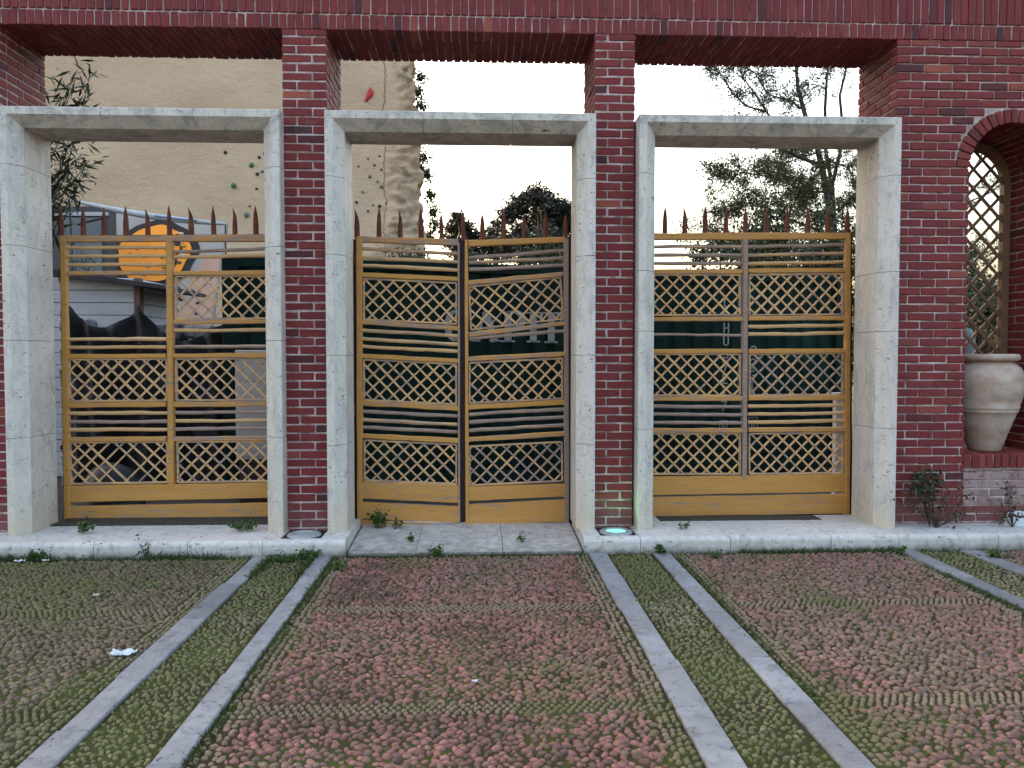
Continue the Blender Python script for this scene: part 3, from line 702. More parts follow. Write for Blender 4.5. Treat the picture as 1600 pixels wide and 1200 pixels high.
# ------------------------------------------------------------------ niche: wooden lattice screen and terracotta jar
scr = thing('lattice_screen', (ARX, .64, LZ), 'brown wooden lattice screen in an arched frame closing the back of the niche', 'screen')
M_brown = mk_wood('brown_wood', (.15, .08, .045), (.21, .115, .065), (.10, .075, .06))
mb = MB(); n_ = 22; yA, yB = .585, .655; outer, inner = [], []
RO, RI = ARR - .004, ARR - .07
path = [(-1, LZ)] + [(-1, LZ + (ARZ - LZ) * q) for q in (.33, .66)] 
op = [(ARX - RO, LZ), (ARX - RO, ARZ)] + [(ARX - RO * math.cos(math.pi * i / n_), ARZ + RO * math.sin(math.pi * i / n_)) for i in range(1, n_)] + [(ARX + RO, ARZ), (ARX + RO, LZ)]
ip = [(ARX - RI, LZ), (ARX - RI, ARZ)] + [(ARX - RI * math.cos(math.pi * i / n_), ARZ + RI * math.sin(math.pi * i / n_)) for i in range(1, n_)] + [(ARX + RI, ARZ), (ARX + RI, LZ)]
for i in range(len(op) - 1):
    A, B, D_, E_ = op[i], op[i+1], ip[i+1], ip[i]
    pts = [(A[0], yA, A[1]), (B[0], yA, B[1]), (D_[0], yA, D_[1]), (E_[0], yA, E_[1])]; pts += [(q[0], yB, q[2]) for q in pts]
    mb.add(pts, [(3, 2, 1, 0), (4, 5, 6, 7), (0, 1, 5, 4), (2, 3, 7, 6)], .35)
obj('frame', mb, M_brown, scr)
mb = MB(); spc = .165
def inside(x, z):
    if z < LZ + .01: return False
    if z < ARZ: return abs(x - ARX) < RI + .02
    return math.hypot(x - ARX, z - ARZ) < RI + .02
for sg in (1, -1):
    c0 = -4.0
    while c0 < 4.5:
        ts = np.linspace(LZ, ARZ + ARR, 500); xs = ARX + c0 + sg * (ts - 2.0) * .93
        ok = np.array([inside(x, z) for x, z in zip(xs, ts)])
        if ok.sum() > 25:
            i0, i1 = np.where(ok)[0][[0, -1]]
            mb.bar((xs[i0], .61, ts[i0]), (xs[i1], .61, ts[i1]), .027, .014, seg=3, jit=.002, tone=.4, yoff=0 if sg < 0 else .015)
        c0 += spc
obj('lattice', mb, M_brown, scr)
jx, jy = 4.575, .30
Zp = lambda y: float(P(1550, y, jy - .2)[2])
jar_z = LZ - .002
HJ = float(P(1548, 553, jy - .05)[2]) - jar_z
prof = [(.0, 0), (.118, 0), (.128, .012), (.150, .10), (.185, .22), (.222, .34), (.236, .385), (.246, .392), (.249, .405), (.243, .415), (.256, .430), (.259, .443), (.253, .455), (.272, .52), (.288, .60), (.294, .68), (.286, .76), (.262, .825), (.226, .865), (.205, .88), (.200, .892), (.232, .898), (.250, .912), (.252, .945), (.240, .966), (.212, .968), (.19, .95), (.185, .90), (.19, .85)]
jar = MB(); jar.lathe([(r_ * 1.06, jar_z + z * HJ / .968) for r_, z in prof], jx, jy, 56)
m = Mt('terracotta', .85, .2); _n1 = m.noise(4, 6, .65, (1, 1, 1.7)); col = m.ramp(_n1, [(.28, (.25, .17, .125)), (.5, (.41, .305, .24)), (.72, (.50, .43, .37))])
_n2 = m.noise(18, 5, .7); col = m.mix(m.math('MULTIPLY', m.ramp(_n2, [(.6, 0), (.75, 1)]), .5), col, (.20, .14, .10))
_n3 = m.noise(2.2, 3, .6); col = m.mix(m.math('MULTIPLY', m.ramp(_n3, [(.5, 0), (.7, 1)]), .5), col, (.36, .19, .12))
M_terra = m.out(col, m.math('ADD', m.noise(60, 4, .6), m.noise(9, 3, .5)), .008, .5)
tag(obj('terracotta_jar', jar, M_terra, None, True), 'big weathered pale terracotta jar with a thick rim standing in the arched niche', 'jar')

# ------------------------------------------------------------------ leaves and plants
def leaf_mesh(cent, size, aspect=.5, up=.0, norm_jit=1.0, direc=None, fold=0.0):
    """diamond leaves: centres (n,3) -> verts, quads"""
    n_ = len(cent); d = rng.normal(size=(n_, 3)) if direc is None else direc + rng.normal(0, .35, (n_, 3))
    d[:, 2] += up; d /= np.linalg.norm(d, axis=1)[:, None]
    q = rng.normal(size=(n_, 3)); e = np.cross(d, q); e /= np.linalg.norm(e, axis=1)[:, None]
    L = (size * rng.uniform(.6, 1.3, n_))[:, None]
    V = np.stack([cent - d * L * .5, cent + e * L * aspect * .5 - d * L * .05, cent + d * L * .5, cent - e * L * aspect * .5 - d * L * .05], 1)
    return V.reshape(-1, 3), np.arange(n_ * 4).reshape(-1, 4)
def leaf_mat(name, c1, c2, c3, sc_=1.5, rough=.6):
    m = Mt(name, rough, .3); t = m.attr('tone'); col = m.ramp(t, [(0, c1), (.55, c2), (1, c3)])
    n1 = m.noise(sc_, 3, .6); col = m.mix(m.math('MULTIPLY', n1, .5), col, c1)
    m.b.inputs['Subsurface Weight'].default_value = 0
    return m.out(col)
M_bark = simple('bark', (.035, .028, .022), (.085, .068, .054), 9, .9, .9, (1, 1, .25), 30, bd=.02)
M_pine = leaf_mat('pine_needles', (.008, .013, .014), (.014, .022, .021), (.026, .038, .032))
M_leaf = leaf_mat('feathery_leaves', (.036, .046, .016), (.070, .078, .026), (.15, .105, .035))
M_olea = leaf_mat('oleander_leaves', (.018, .034, .016), (.035, .058, .024), (.07, .10, .04))
M_shrub = leaf_mat('shrub_leaves', (.022, .030, .014), (.048, .058, .022), (.12, .100, .038))
M_weed = leaf_mat('weed_leaves', (.030, .055, .012), (.055, .095, .020), (.095, .135, .035))
M_rose = leaf_mat('rose_leaves', (.035, .030, .014), (.075, .060, .020), (.20, .115, .025))
def clumps(cs, n_per, rad, size, aspect, mat, name, parent, squash=.75, shell=.55):
    Vs = []
    for (c_, r_) in cs:
        n_ = int(n_per * (r_ / rad) ** 2); d = rng.normal(size=(n_, 3)); d /= np.linalg.norm(d, axis=1)[:, None]
        rr = r_ * (shell + (1 - shell) * rng.random(n_)) * (1 + .25 * np.sin(d[:, 0] * 7 + c_[0]) * np.cos(d[:, 2] * 6 + c_[1]))
        p_ = np.array(c_) + d * rr[:, None] * (1, 1, squash); Vs.append(p_)
    cent = np.concatenate(Vs); V, Fq = leaf_mesh(cent, size, aspect); n_ = len(cent)
    tn = np.clip(rng.normal(.45, .25, n_), 0, 1)
    o = np_mesh(name, V, Fq, mat, {'tone': ('FACE', 'FLOAT', tn)}, False, tuple(ORIG[parent.name])); o.location = (0, 0, 0); o.parent = parent; return o
def tree(name, x, y, H, crowns, lab, cat, mat, n_per, rad, size, aspect, trunk_r=.2, group=None, squash=.75, shell=.55, stems=()):
    t = thing(name, (x, y, -.02), lab, cat, group); mb = MB(); base = np.array([x, y, -.02])
    top = np.array([x, y, H])
    mb.tube([base, base + (top - base) * .5 + (U(-.15, .15), U(-.1, .1), 0), top], [trunk_r, trunk_r * .75, trunk_r * .35], 8)
    for (c_, r_) in crowns:
        st_ = base + (top - base) * U(.45, .9); c_ = np.array(c_)
        mb.tube([st_, (st_ + c_) / 2 + (0, 0, -.15 * r_), c_], [trunk_r * .4, trunk_r * .25, trunk_r * .08], 5)
    obj('trunk', mb, M_bark, t, True); clumps(crowns, n_per, rad, size, aspect, mat, 'crown', t, squash, shell); return t
def at(x, y, Y): return P(x, y, Y)
# far stone pines seen above the middle gate
def pine(cpx, Y, lab, n_per):
    cr = [(at(x, y, Y + U(-1.2, 1.2)), r_) for (x, y, r_) in cpx]; xs = np.mean([c_[0][0] for c_ in cr]); zt = max(c_[0][2] for c_ in cr)
    tree('pine_tree', xs, Y, zt - .8, cr, lab, 'tree', M_pine, n_per, 1.0, .30, .35, .28, 'dark pines beyond the yard', .85, .2)
pine([(838, 308, 1.0), (812, 322, .95), (866, 325, 1.05), (795, 336, .75), (845, 345, 1.2), (880, 352, 1.1), (815, 362, .9), (858, 378, 1.3), (888, 330, .8), (905, 345, 1.0), (830, 390, 1.2), (880, 395, 1.2), (795, 385, 1.0)], 42, 'large dark round-topped pine rising over the right leaf of the sagging gate', 1500)
pine([(716, 340, .55), (710, 358, .7), (728, 356, .6), (738, 372, .7), (705, 378, .7), (722, 392, 1.0), (745, 395, .8)], 44, 'small dark pine behind the middle spikes of the sagging gate', 1500)
pine([(776, 350, .45), (770, 364, .6), (783, 365, .55), (762, 378, .6), (775, 390, .9)], 45, 'smallest dark pine between the two larger ones over the sagging gate', 1500)
# feathery tree behind the right gate
def feathery():
    Y = 11.0; base = at(1316, 640, Y); base[2] = -.02
    t = thing('feathery_tree', tuple(base), 'tall sparse tree with feathery olive leaves and bare dark branches behind the right gate', 'tree')
    mb = MB(); tips = []
    def limb(pts, r0, r1): mb.tube(pts, list(np.linspace(r0, r1, len(pts))), 7)
    def px(l, dy=0): return [at(x, y, Y + dy + yy) for x, y, yy in l]
    T1 = px([(1316, 640, 0), (1306, 420, .0), (1297, 330, 0), (1286, 270, .1), (1276, 225, .2), (1258, 180, .2), (1247, 140, .2), (1243, 92, .3), (1240, 40, .3)]); T1[0][2] = -.02; limb(T1, .105, .022)
    T2 = px([(1316, 560, .3), (1305, 380, .3), (1300, 290, .4), (1290, 235, .4), (1289, 170, .5), (1292, 120, .5), (1300, 60, .5)]); limb(T2, .07, .02)
    T3 = px([(1300, 290, .1), (1318, 215, .0), (1312, 150, -.1), (1325, 95, -.2), (1330, 40, -.2)]); limb(T3, .045, .014)
    T4 = px([(1262, 238, .2), (1245, 225, -.3), (1200, 178, -.6), (1182, 150, -.8), (1160, 120, -.9), (1140, 80, -1)]); limb(T4, .032, .008)
    T5 = px([(1250, 170, .2), (1238, 158, .4), (1200, 148, .7), (1180, 115, .8), (1150, 95, 1), (1120, 70, 1.1)]); limb(T5, .028, .007)
    T6 = px([(1196, 175, -.5), (1165, 165, -.7), (1140, 140, -.9), (1130, 118, -1), (1118, 108, -1)]); limb(T6, .022, .006)
    T7 = px([(1300, 300, 0), (1255, 300, -.5), (1225, 280, -.8), (1195, 275, -1.0), (1150, 268, -1.2), (1122, 275, -1.2)]); limb(T7, .03, .006)
    T8 = px([(1285, 260, 0), (1225, 235, -.5), (1210, 228, -.7)]); limb(T8, .05, .02)
    T9 = px([(1305, 370, 0), (1240, 345, -.6), (1190, 320, -.8), (1150, 315, -1.1), (1118, 335, -1.3)]); limb(T9, .03, .006)
    T10 = px([(1306, 400, .2), (1220, 380, -.3), (1150, 372, -.5), (1085, 375, -.7)]); limb(T10, .04, .008)
    T11 = px([(1310, 330, .1), (1370, 270, .4), (1420, 220, .6), (1470, 190, .8), (1520, 180, 1.0)]); limb(T11, .04, .008)
    T12 = px([(1312, 420, .1), (1400, 360, .5), (1480, 330, .8), (1550, 300, 1.0), (1590, 260, 1.1)]); limb(T12, .04, .008)
    T13 = px([(1480, 330, .8), (1530, 250, .9), (1560, 190, 1.2)]); limb(T13, .03, .008)
    T14 = px([(1312, 430, .1), (1420, 420, .5), (1500, 410, .8), (1580, 380, 1.0)]); limb(T14, .05, .010)
    T15 = px([(1290, 250, .2), (1325, 262, .3), (1345, 300, .4)]); T16 = px([(1300, 330, .2), (1340, 312, .3), (1362, 335, .4)]); T17 = px([(1280, 238, .3), (1240, 250, .5), (1212, 262, .7)]); T18 = px([(1303, 350, .2), (1265, 328, .5), (1238, 300, .7)]); T19 = px([(1290, 262, -.1), (1262, 285, -.3), (1250, 310, -.5)])
    for L_ in (T15, T16, T17, T18, T19): limb(L_, .022, .006)
    limbs = [T15, T16, T17, T18, T19, T4, T5, T6, T7, T8, T9, T10, T11, T12, T13, T14]; dens = [3, 3, 3, 3, 3, 2.2, 2.6, 2.2, 3.4, 1, 3.6, 3.6, 1.5, 1.3, .8, 2.6]
    tw = []
    def sprout(p, d, n_, r0, L):
        for _ in range(n_):
            dd = d + rng.normal(0, .75, 3); dd[2] += .25; dd /= np.linalg.norm(dd); l_ = L * rng.uniform(.5, 1.2)
            q1 = p + dd * l_ * .5 + rng.normal(0, .04, 3); q2 = q1 + (dd + rng.normal(0, .4, 3)) * l_ * .5
            mb.tube([p, q1, q2], [r0, r0 * .6, r0 * .3], 4, cap=False); tw.append((q1, q2))
            for _ in range(2):
                e = (dd + rng.normal(0, .8, 3)); e /= np.linalg.norm(e); q3 = q1 + e * l_ * .45
                mb.tube([q1, (q1 + q3) / 2 + rng.normal(0, .02, 3), q3], [r0 * .5, r0 * .35, r0 * .2], 3, cap=False); tw.append(((q1 + q3) / 2, q3))
    for L_, dn in zip(limbs, dens):
        for i in range(1, len(L_)):
            k = max(1, int(round(dn * 2.0))) 
            for j in range(k):
                a = (j + rng.random()) / k; sprout(L_[i-1] * (1 - a) + L_[i] * a, (L_[i] - L_[i-1]) / np.linalg.norm(L_[i] - L_[i-1]), 2, .009, .55)
    for L_ in (T1[5:], T2[4:], T3[2:]):
        for i in range(1, len(L_)):
            for j in range(3): 
                a = rng.random(); sprout(L_[i-1] * (1 - a) + L_[i] * a, np.array([0, 0, .6]), 2, .009, .6)
    obj('trunk', mb, M_bark, t, True)
    Vs, Ds = [], []
    for (q1, q2) in tw:
        ax = (q2 - q1); n_ = 46
        if at(1320, 215, Y)[2] < q2[2]: n_ = int(n_ * .62)
        s_ = rng.random(n_); side = rng.normal(0, .055, (n_, 3)); Vs.append(q1 + ax * (s_ * 1.15)[:, None] + side); Ds.append(np.repeat(ax[None] / (np.linalg.norm(ax) + 1e-6), n_, 0) * .6 + side * 12)
    cent = np.concatenate(Vs); V, Fq = leaf_mesh(cent, .062, .36, direc=np.concatenate(Ds)); n_ = len(cent)
    o = np_mesh('crown', V, Fq, M_leaf, {'tone': ('FACE', 'FLOAT', np.clip(rng.normal(.45, .28, n_), 0, 1))}, False, tuple(base)); o.location = (0, 0, 0); o.parent = t
feathery()
# shrubs that close the back of the yard
SH_ = [(662, 396, 9.5, .75, 'dark shrub at the foot of the rock face, left of the middle post'), (760, 402, 12, .75, 'dark shrub over the container behind the middle post'), (830, 398, 12, .95, 'dark shrub over the container behind the right leaf of the sagging gate'), (884, 390, 12.5, 1.05, 'dark shrub half hidden by the right jamb of the middle frame'),
       (1125, 378, 9.0, .7, 'low olive shrub over the container beside the centre rail of the straight gate'), (1180, 352, 9.5, .95, 'rusty olive shrub under the feathery tree, left of its trunk'), (1262, 338, 9.0, 1.0, 'bushy shrub under the feathery tree beside its trunk'), (1330, 345, 9.5, 1.1, 'dark shrub behind the right stile of the straight gate'), (1420, 400, 9, 1.2, 'dark shrub hidden behind the brick wall left of the niche'), (1535, 450, 7.5, 1.15, 'dense dark shrub seen low through the niche lattice')]
for (x, y, Y, r_, lab) in SH_:
    c0 = at(x, y, Y); cr = []
    for k in range(9):
        cr.append((c0 + np.array([U(-.8, .8) * r_, U(-.6, .6) * r_, U(-1.1, .05) * r_ * 1.2]), r_ * U(.4, .62)))
    zz = c0[2] - 1.2 * r_
    while zz > .4: cr.append((np.array([c0[0] + U(-.4, .4), c0[1] + U(-.3, .3), zz]), r_ * .8)); zz -= r_ * .8
    tree('shrub', c0[0], c0[1], max(.6, c0[2] - .8), cr, lab, 'shrub', M_shrub, 380, .5, .10, .42, .06, 'shrubs at the back of the yard', .9, .15)
# oleander branches reaching past the left pier
def branchy(name, base, ends, lab, cat, mat, r0, nleaf, L, asp, droop, spread=.16, stem=M_bark, ltone=(.45, .25), lo=.45):
    t = thing(name, tuple(base), lab, cat); mb = MB(); cen, dr = [], []
    for e in ends:
        e = np.array(e); mid = (np.array(base) + e) / 2 + rng.normal(0, .06, 3) * np.linalg.norm(e - base); pth = []
        for s_ in np.linspace(0, 1, 9): pth.append((1-s_)**2 * np.array(base) + 2*s_*(1-s_) * mid + s_**2 * e)
        mb.tube(pth, list(np.linspace(r0, r0 * .3, 9)), 5)
        for _ in range(nleaf):
            s_ = rng.uniform(lo, 1.03); i = min(7, int(s_ * 8)); p = pth[i] + (pth[i+1] - pth[i]) * (s_ * 8 - i); d = (pth[8] - pth[5]); d = d / np.linalg.norm(d) * .5 + rng.normal(0, .8, 3); d[2] -= droop; d /= np.linalg.norm(d)
            cen.append(p + d * L * .5 + rng.normal(0, spread * .25, 3)); dr.append(d)
    obj('stem', mb, stem, t, True); cen = np.array(cen); n_ = len(cen)
    V, Fq = leaf_mesh(cen, L, asp, direc=np.array(dr)); o = np_mesh('leaves', V, Fq, mat, {'tone': ('FACE', 'FLOAT', np.clip(rng.normal(*ltone, n_), 0, 1))}, False, tuple(base)); o.location = (0, 0, 0); o.parent = t; return t
base = np.array([-6.3, 1.9, -.01])
branchy('oleander', base, [P(x, y, 1.7 + U(-.2, .2)) for x, y in ((118, 124), (128, 150), (105, 140), (140, 118), (120, 175), (112, 240), (132, 262), (140, 250), (108, 270), (98, 285), (125, 285), (104, 255), (95, 150), (85, 200))], 'oleander bush with long narrow leaves reaching past the left brick pier', 'shrub', M_olea, .012, 60, .155, .16, .30, lo=.80)

# ------------------------------------------------------------------ rock face and things in the yard
def cliff():
    # profile in plan: long smooth cut face, then a rough broken end that turns away
    YC = 15.0; nx, nz = 640, 270
    xl = at(-2600, 500, YC)[0]; zs = np.concatenate([np.linspace(-.3, 13, 230), np.linspace(13.4, 32, 40)]); V = np.zeros((nz, nx, 3))  # carried far left and high out of view to block sun and sky glow
    for k, z in enumerate(zs):
        ypx = 555 - (z - 1.6) * 1250 / (YC + 6.7); e = 660 - max(0, min(1, (350 - ypx) / 260)) * 10
        if ypx < 200: e = 650
        xr = at(e, 400, YC)[0]
        s_ = np.linspace(0, 1, nx); face = s_ < .80
        x = np.where(face, xl + (xr - .0 - xl) * (s_ / .80), xr - (s_ - .80) / .20 * 1.3)
        y = np.where(face, YC, YC + (s_ - .80) / .20 * 9)
        V[k, :, 0] = x; V[k, :, 1] = y; V[k, :, 2] = z
    X, Z = V[:, :, 0], V[:, :, 2]
    sI = np.repeat(np.linspace(0, 1, nx)[None], nz, 0)
    xe = at(655, 400, YC)[0]
    rough = np.clip((X - (xe - 1.25) - .7 * (fbm(X, Z, .5, 77) - .5) - .10 * (Z - 4)) / .5, 0, 1); rough = np.where(sI > .8, 1, rough)
    V[:, :, 1] += (fbm(X, Z, .35, 70) - .5) * .25 * (1 - rough) + rough * (-.28 * (fbm(X * 1.6, Z * .7, 1.7, 71) - .25) - .40 * np.abs(fbm(X * 1.5, Z * .8, 3.6, 73) - .5) - .30 * (fbm(X, Z, 8, 75) - .5))
    V[:, :, 0] += rough * (fbm(X * .2 + V[:, :, 1], Z * 1.2, 2.6, 74) - .5) * .55 * np.clip((sI - .70) / .1, 0, 1)
    V = V.reshape(-1, 3); I = np.arange(nx * nz).reshape(nz, nx); Fq = np.stack([I[:-1, :-1], I[:-1, 1:], I[1:, 1:], I[1:, :-1]], 2).reshape(-1, 4)
    CRX = float(at(601, 330, YC)[0]) - .17
    m = Mt('cut_tufa', .95, .1); n1 = m.noise(.45, 6, .6, (1, 1, 2.2)); col = m.ramp(n1, [(.3, (.52, .36, .235)), (.7, (.63, .45, .30))])
    n2 = m.noise(3, 5, .7, (.4, 1, 2.5)); col = m.mix(m.math('MULTIPLY', m.ramp(n2, [(.5, 0), (.75, 1)]), .3), col, (.38, .28, .19))
    n4 = m.noise(14, 5, .75); col = m.mix(m.math('MULTIPLY', m.ramp(n4, [(.58, 0), (.72, 1)]), .35), col, (.30, .22, .155))
    X_ = m.xyz(); wob = m.noise(1.5, 4, .7, (.01, .01, 1)); dl = m.math('ABSOLUTE', m.math('SUBTRACT', m.math('SUBTRACT', X_[0], m.math('MULTIPLY', wob, .35)), CRX)); col = m.mix(m.ramp(dl, [(.0, .75), (.035, 0)]), col, (.10, .075, .055)); rgh = m.attr('rough'); n3 = m.noise(3.5, 6, .7); col = m.mix(m.math('MULTIPLY', rgh, m.ramp(n3, [(.35, .1), (.65, .85)])), col, (.34, .24, .155))
    mat = m.out(col, m.math('ADD', m.noise(5, 6, .7), m.math('MULTIPLY', m.noise(25, 5, .7), .4)), .10, .55)
    o = np_mesh('rock_face', V, Fq, mat, {'rough': ('POINT', 'FLOAT', rough.ravel())}, True); tag(o, kind='structure'); return YC
YC = cliff()
# bushes clinging to the end of the rock face
for (pts, lab) in ((((657, 120), (654, 145), (658, 165)), 'dark bush clinging high on the broken edge of the rock face'), (((662, 245), (658, 265), (668, 275)), 'dark bush halfway up the broken edge of the rock face'), (((672, 305), (676, 330), (680, 352), (672, 372)), 'dark bush low on the broken edge of the rock face, above the gate spikes')):
    cr = [(at(x, y, YC + .8), .17) for x, y in pts]; c0 = cr[-1][0]
    t = thing('cliff_bush', tuple(c0), lab, 'bush', 'bushes on the edge of the rock face'); mb = MB()
    mb.tube([c0 + (-.5, .3, -.2), c0, cr[0][0]], [.03, .02, .01], 5); obj('stem', mb, M_bark, t); clumps([(c_, r_ * 1.25) for c_, r_ in cr], 130, .17, .10, .5, M_shrub, 'leaves', t, 1.2, .2)
# climbing holds
hold_me = []
for k in range(3):
    mb = MB(); n_ = 9; pts = []
    for (rr, yy) in ((1, 0), (.85, -.5), (.4, -.8)):
        for i in range(n_): a = 2 * math.pi * i / n_; w_ = 1 + .25 * math.sin(3 * a + k) * (k > 0); pts.append((rr * w_ * math.cos(a), yy, rr * w_ * math.sin(a)))
    pts.append((0, -.85, 0)); fs = [(r_*n_ + i, r_*n_ + (i+1) % n_, (r_+1)*n_ + (i+1) % n_, (r_+1)*n_ + i) for r_ in range(2) for i in range(n_)] + [(2*n_ + i, 2*n_ + (i+1) % n_, 3*n_) for i in range(n_)]
    mb.add(pts, fs); hold_me.append(mb)
HM = {c_: simple('hold_' + c_, tuple(q * .8 for q in v), v, 10, .5, .2) for c_, v in dict(red=(.50, .03, .03), green=(.05, .14, .06), dark=(.025, .022, .022), white=(.62, .60, .54), grey=(.12, .12, .13), yellow=(.5, .33, .04), orange=(.6, .22, .02)).items()}
HMESH = {}
def hold(p, s_, col, lab, group, k=0, sz=1.0, rx=0):
    if (k, col) not in HMESH: me = mesh_from('climbing_hold', hold_me[k].v, hold_me[k].f, hold_me[k].t, True); me.materials.append(HM[col]); HMESH[(k, col)] = me
    o = bpy.data.objects.new('climbing_hold', HMESH[(k, col)]); C.objects.link(o); o.location = p; o.scale = (s_, s_ * .7, s_ * sz); o.rotation_euler = (rx, U(-.5, .5), 0)
    ORIG[o.name] = np.array(p); tag(o, lab, 'climbing hold', group)
hold(at(577, 148, YC - .05), .085, 'red', 'long red climbing hold high on the rock face', 'holds on the rock face', 1, 2.4)
for (x, y, c_, s_, lab) in ((365, 290, 'green', .075, 'lower dark green climbing hold beside the top of the left frame'), (393, 258, 'green', .07, 'upper dark green climbing hold beside the top of the left frame'), (380, 142, 'green', .06, 'dark green climbing hold on the rock face above the left frame'), (385, 336, 'grey', .07, 'grey climbing hold just above the left gate spikes')):
    hold(at(x, y, YC - .03), s_, c_, lab, 'holds on the rock face', 0, 1.0)
for (x, y) in ((354, 110), (368, 105), (384, 112), (372, 158), (381, 160), (410, 147), (427, 137), (400, 131), (352, 238), (397, 222), (405, 246), (402, 272), (401, 295), (410, 268), (390, 322), (413, 240), (553, 130), (540, 153), (575, 248), (593, 244), (585, 258), (578, 276), (596, 265), (605, 285), (560, 260), (567, 300), (596, 292), (557, 316), (583, 320), (604, 318), (593, 322), (575, 330), (603, 346), (606, 336), (590, 284)):
    hold(at(x, y, YC - .02), U(.028, .05), rnd.choice(['dark', 'dark', 'grey']), 'small dark climbing hold bolted to the pale rock face', 'small dark holds on the rock face', rnd.randint(0, 2), U(.7, 1.3))
# climbing boulder: leaning panel with the orange disc
YP = 8.2; tl = -0.45     # board tilted back instead of overhanging, so it catches more sky light
pc = at(240, 397, YP)
M_panel = simple('boulder_board', (.27, .235, .205), (.34, .295, .255), 1.6, .9, .3)
M_peach = simple('peach_paint', (.40, .225, .155), (.46, .27, .19), 2, .9, .2)
M_org = simple('orange_paint', (.80, .23, .02), (.88, .30, .03), 2, .8, .2); M_blk = simple('black_paint', (.018, .015, .014), (.03, .025, .022), 4, .8, .2)
bo = thing('climbing_boulder', (pc[0], pc[1], 0), 'leaning grey bouldering board with a big orange disc behind the left gate', 'climbing wall')
ct, st_ = math.cos(tl), math.sin(tl)
def Tb(q): # local x right, y out of board (towards viewer is -), z up the board
    x, y, z = q; return np.array([pc[0] + x, pc[1] - z * st_ + y * ct, pc[2] + z * ct + y * st_])
xl = at(60, 400, YP)[0] - pc[0]; xr = at(347, 400, YP)[0] - pc[0]
mb = MB(); mb.prism([(xl, -2.6), (xr, -2.6), (xr, .72), (xl, .98)], 0, .12, .5, Tb); obj('board', mb, M_panel, bo)
mb = MB(); x0 = at(308, 450, YP)[0] - pc[0]; mb.prism([(x0 - .3, -1.7), (xr - .02, -1.7), (xr - .02, -.05), (x0 + .15, -.05)], -.006, -.001, .5, Tb); obj('paint_patch', mb, M_peach, bo)
px_ = 1250 / (YP + 6.7); ro = 62 / px_
def disc(r0, r1, y0, y1, n_=56):
    mb = MB(); pts = []
    for i in range(n_):
        a = 2 * math.pi * i / n_; w_ = 1 + .03 * math.sin(5 * a) + .02 * math.sin(9 * a + 1)
        for (r_, y) in ((r0, y0), (r1 * w_, y0), (r1 * w_, y1)): pts.append(Tb((r_ * math.cos(a) + .02, y, r_ * .93 * math.sin(a))))
    fs = []
    for i in range(n_):
        j = (i + 1) % n_; fs += [(i*3, i*3 + 1, j*3 + 1, j*3), (i*3 + 1, i*3 + 2, j*3 + 2, j*3 + 1)]
    mb.add(pts, fs); return mb
obj('black_ring', disc(.0, ro * 1.06, -.012, 0), M_blk, bo); sc_ = MB()
for (cx_, cz_, r_, a0, a1) in ((.33, .10, .16, -70, 150), (.30, -.18, .14, -150, 90), (.42, .30, .12, 100, 320)):
    sc_.tube([Tb((cx_ + r_ * math.cos(R(a)), -.030, cz_ + r_ * math.sin(R(a)))) for a in np.linspace(a0, a1, 12)], list(.028 * np.sin(np.linspace(.3, 2.9, 12))), 6)
obj('black_scrolls', sc_, M_blk, bo); obj('orange_disc', disc(.0, ro * .87, -.030, -.012), M_org, bo)
pcs = [(-.30, .1), (-.12, .12), (.02, .10), (.2, .12), (-.38, -.05), (-.15, -.08), (.0, -.06), (.18, -.08), (.30, -.05), (-.2, -.25), (-.05, -.28), (.12, -.26), (.25, -.3), (-.1, -.45), (.1, -.42), (.3, .28), (-.2, .3), (.52, .15), (.55, -.05), (.5, -.2), (.45, .42)]
for i, (x, z) in enumerate(pcs): hold(Tb((x, -.034, z)), U(.036, .058), ['white', 'dark', 'yellow', 'white', 'grey'][i % 5], 'small climbing hold bolted on or beside the orange disc', 'holds on the orange disc', i % 3, 1, -tl)
for i in range(22): hold(Tb((U(-.2, .95), -.012, U(-1.25, -.65))), U(.03, .055), ['white', 'dark', 'grey'][i % 3], 'small climbing hold on the grey board below the orange disc', 'holds below the orange disc', i % 3, 1, -tl)
hold(Tb((xl + 1.15, -.02, .70)), .07, 'dark', 'dark triangular climbing hold left above the orange disc', 'holds on the bouldering board', 1, .6, -tl)
# awning over the boulder
M_awn = simple('awning_cloth', (.36, .36, .36), (.46, .455, .45), 3, .8, .3); M_awn2 = simple('blue_stripe', (.20, .26, .36), (.26, .32, .42), 3, .8, .3)
aw = thing('awning', tuple(at(230, 330, 6.4)), 'rolled pale awning sloping down to the right above the bouldering board', 'awning')
A = at(108, 312, 6.4); B = at(352, 350, 6.8); mb = MB()
pts = [A + (B - A) * s_ + np.array([0, 0, -.10 * math.sin(math.pi * s_) * .6]) for s_ in np.linspace(0, 1, 12)]
mb.tube(pts, list(np.linspace(.015, .02, 12) + .035 * np.sin(np.linspace(.1, 3.0, 12))), 8); obj('cloth_roll', mb, M_awn, aw, True)
mb = MB(); mb.tube([q + np.array([0, -.05, .012]) for q in pts[6:10]], .018, 6); obj('blue_edge', mb, M_awn2, aw, True)
mb = MB(); mb.tube([A + (0, .25, -.35), at(170, 338, 6.6)], .022, 6); mb.tube([A, A + (0, .3, -A[2])], .014, 6); mb.tube([B, B + (0, .1, -B[2])], .012, 6); obj('pole', mb, M_dark, aw)
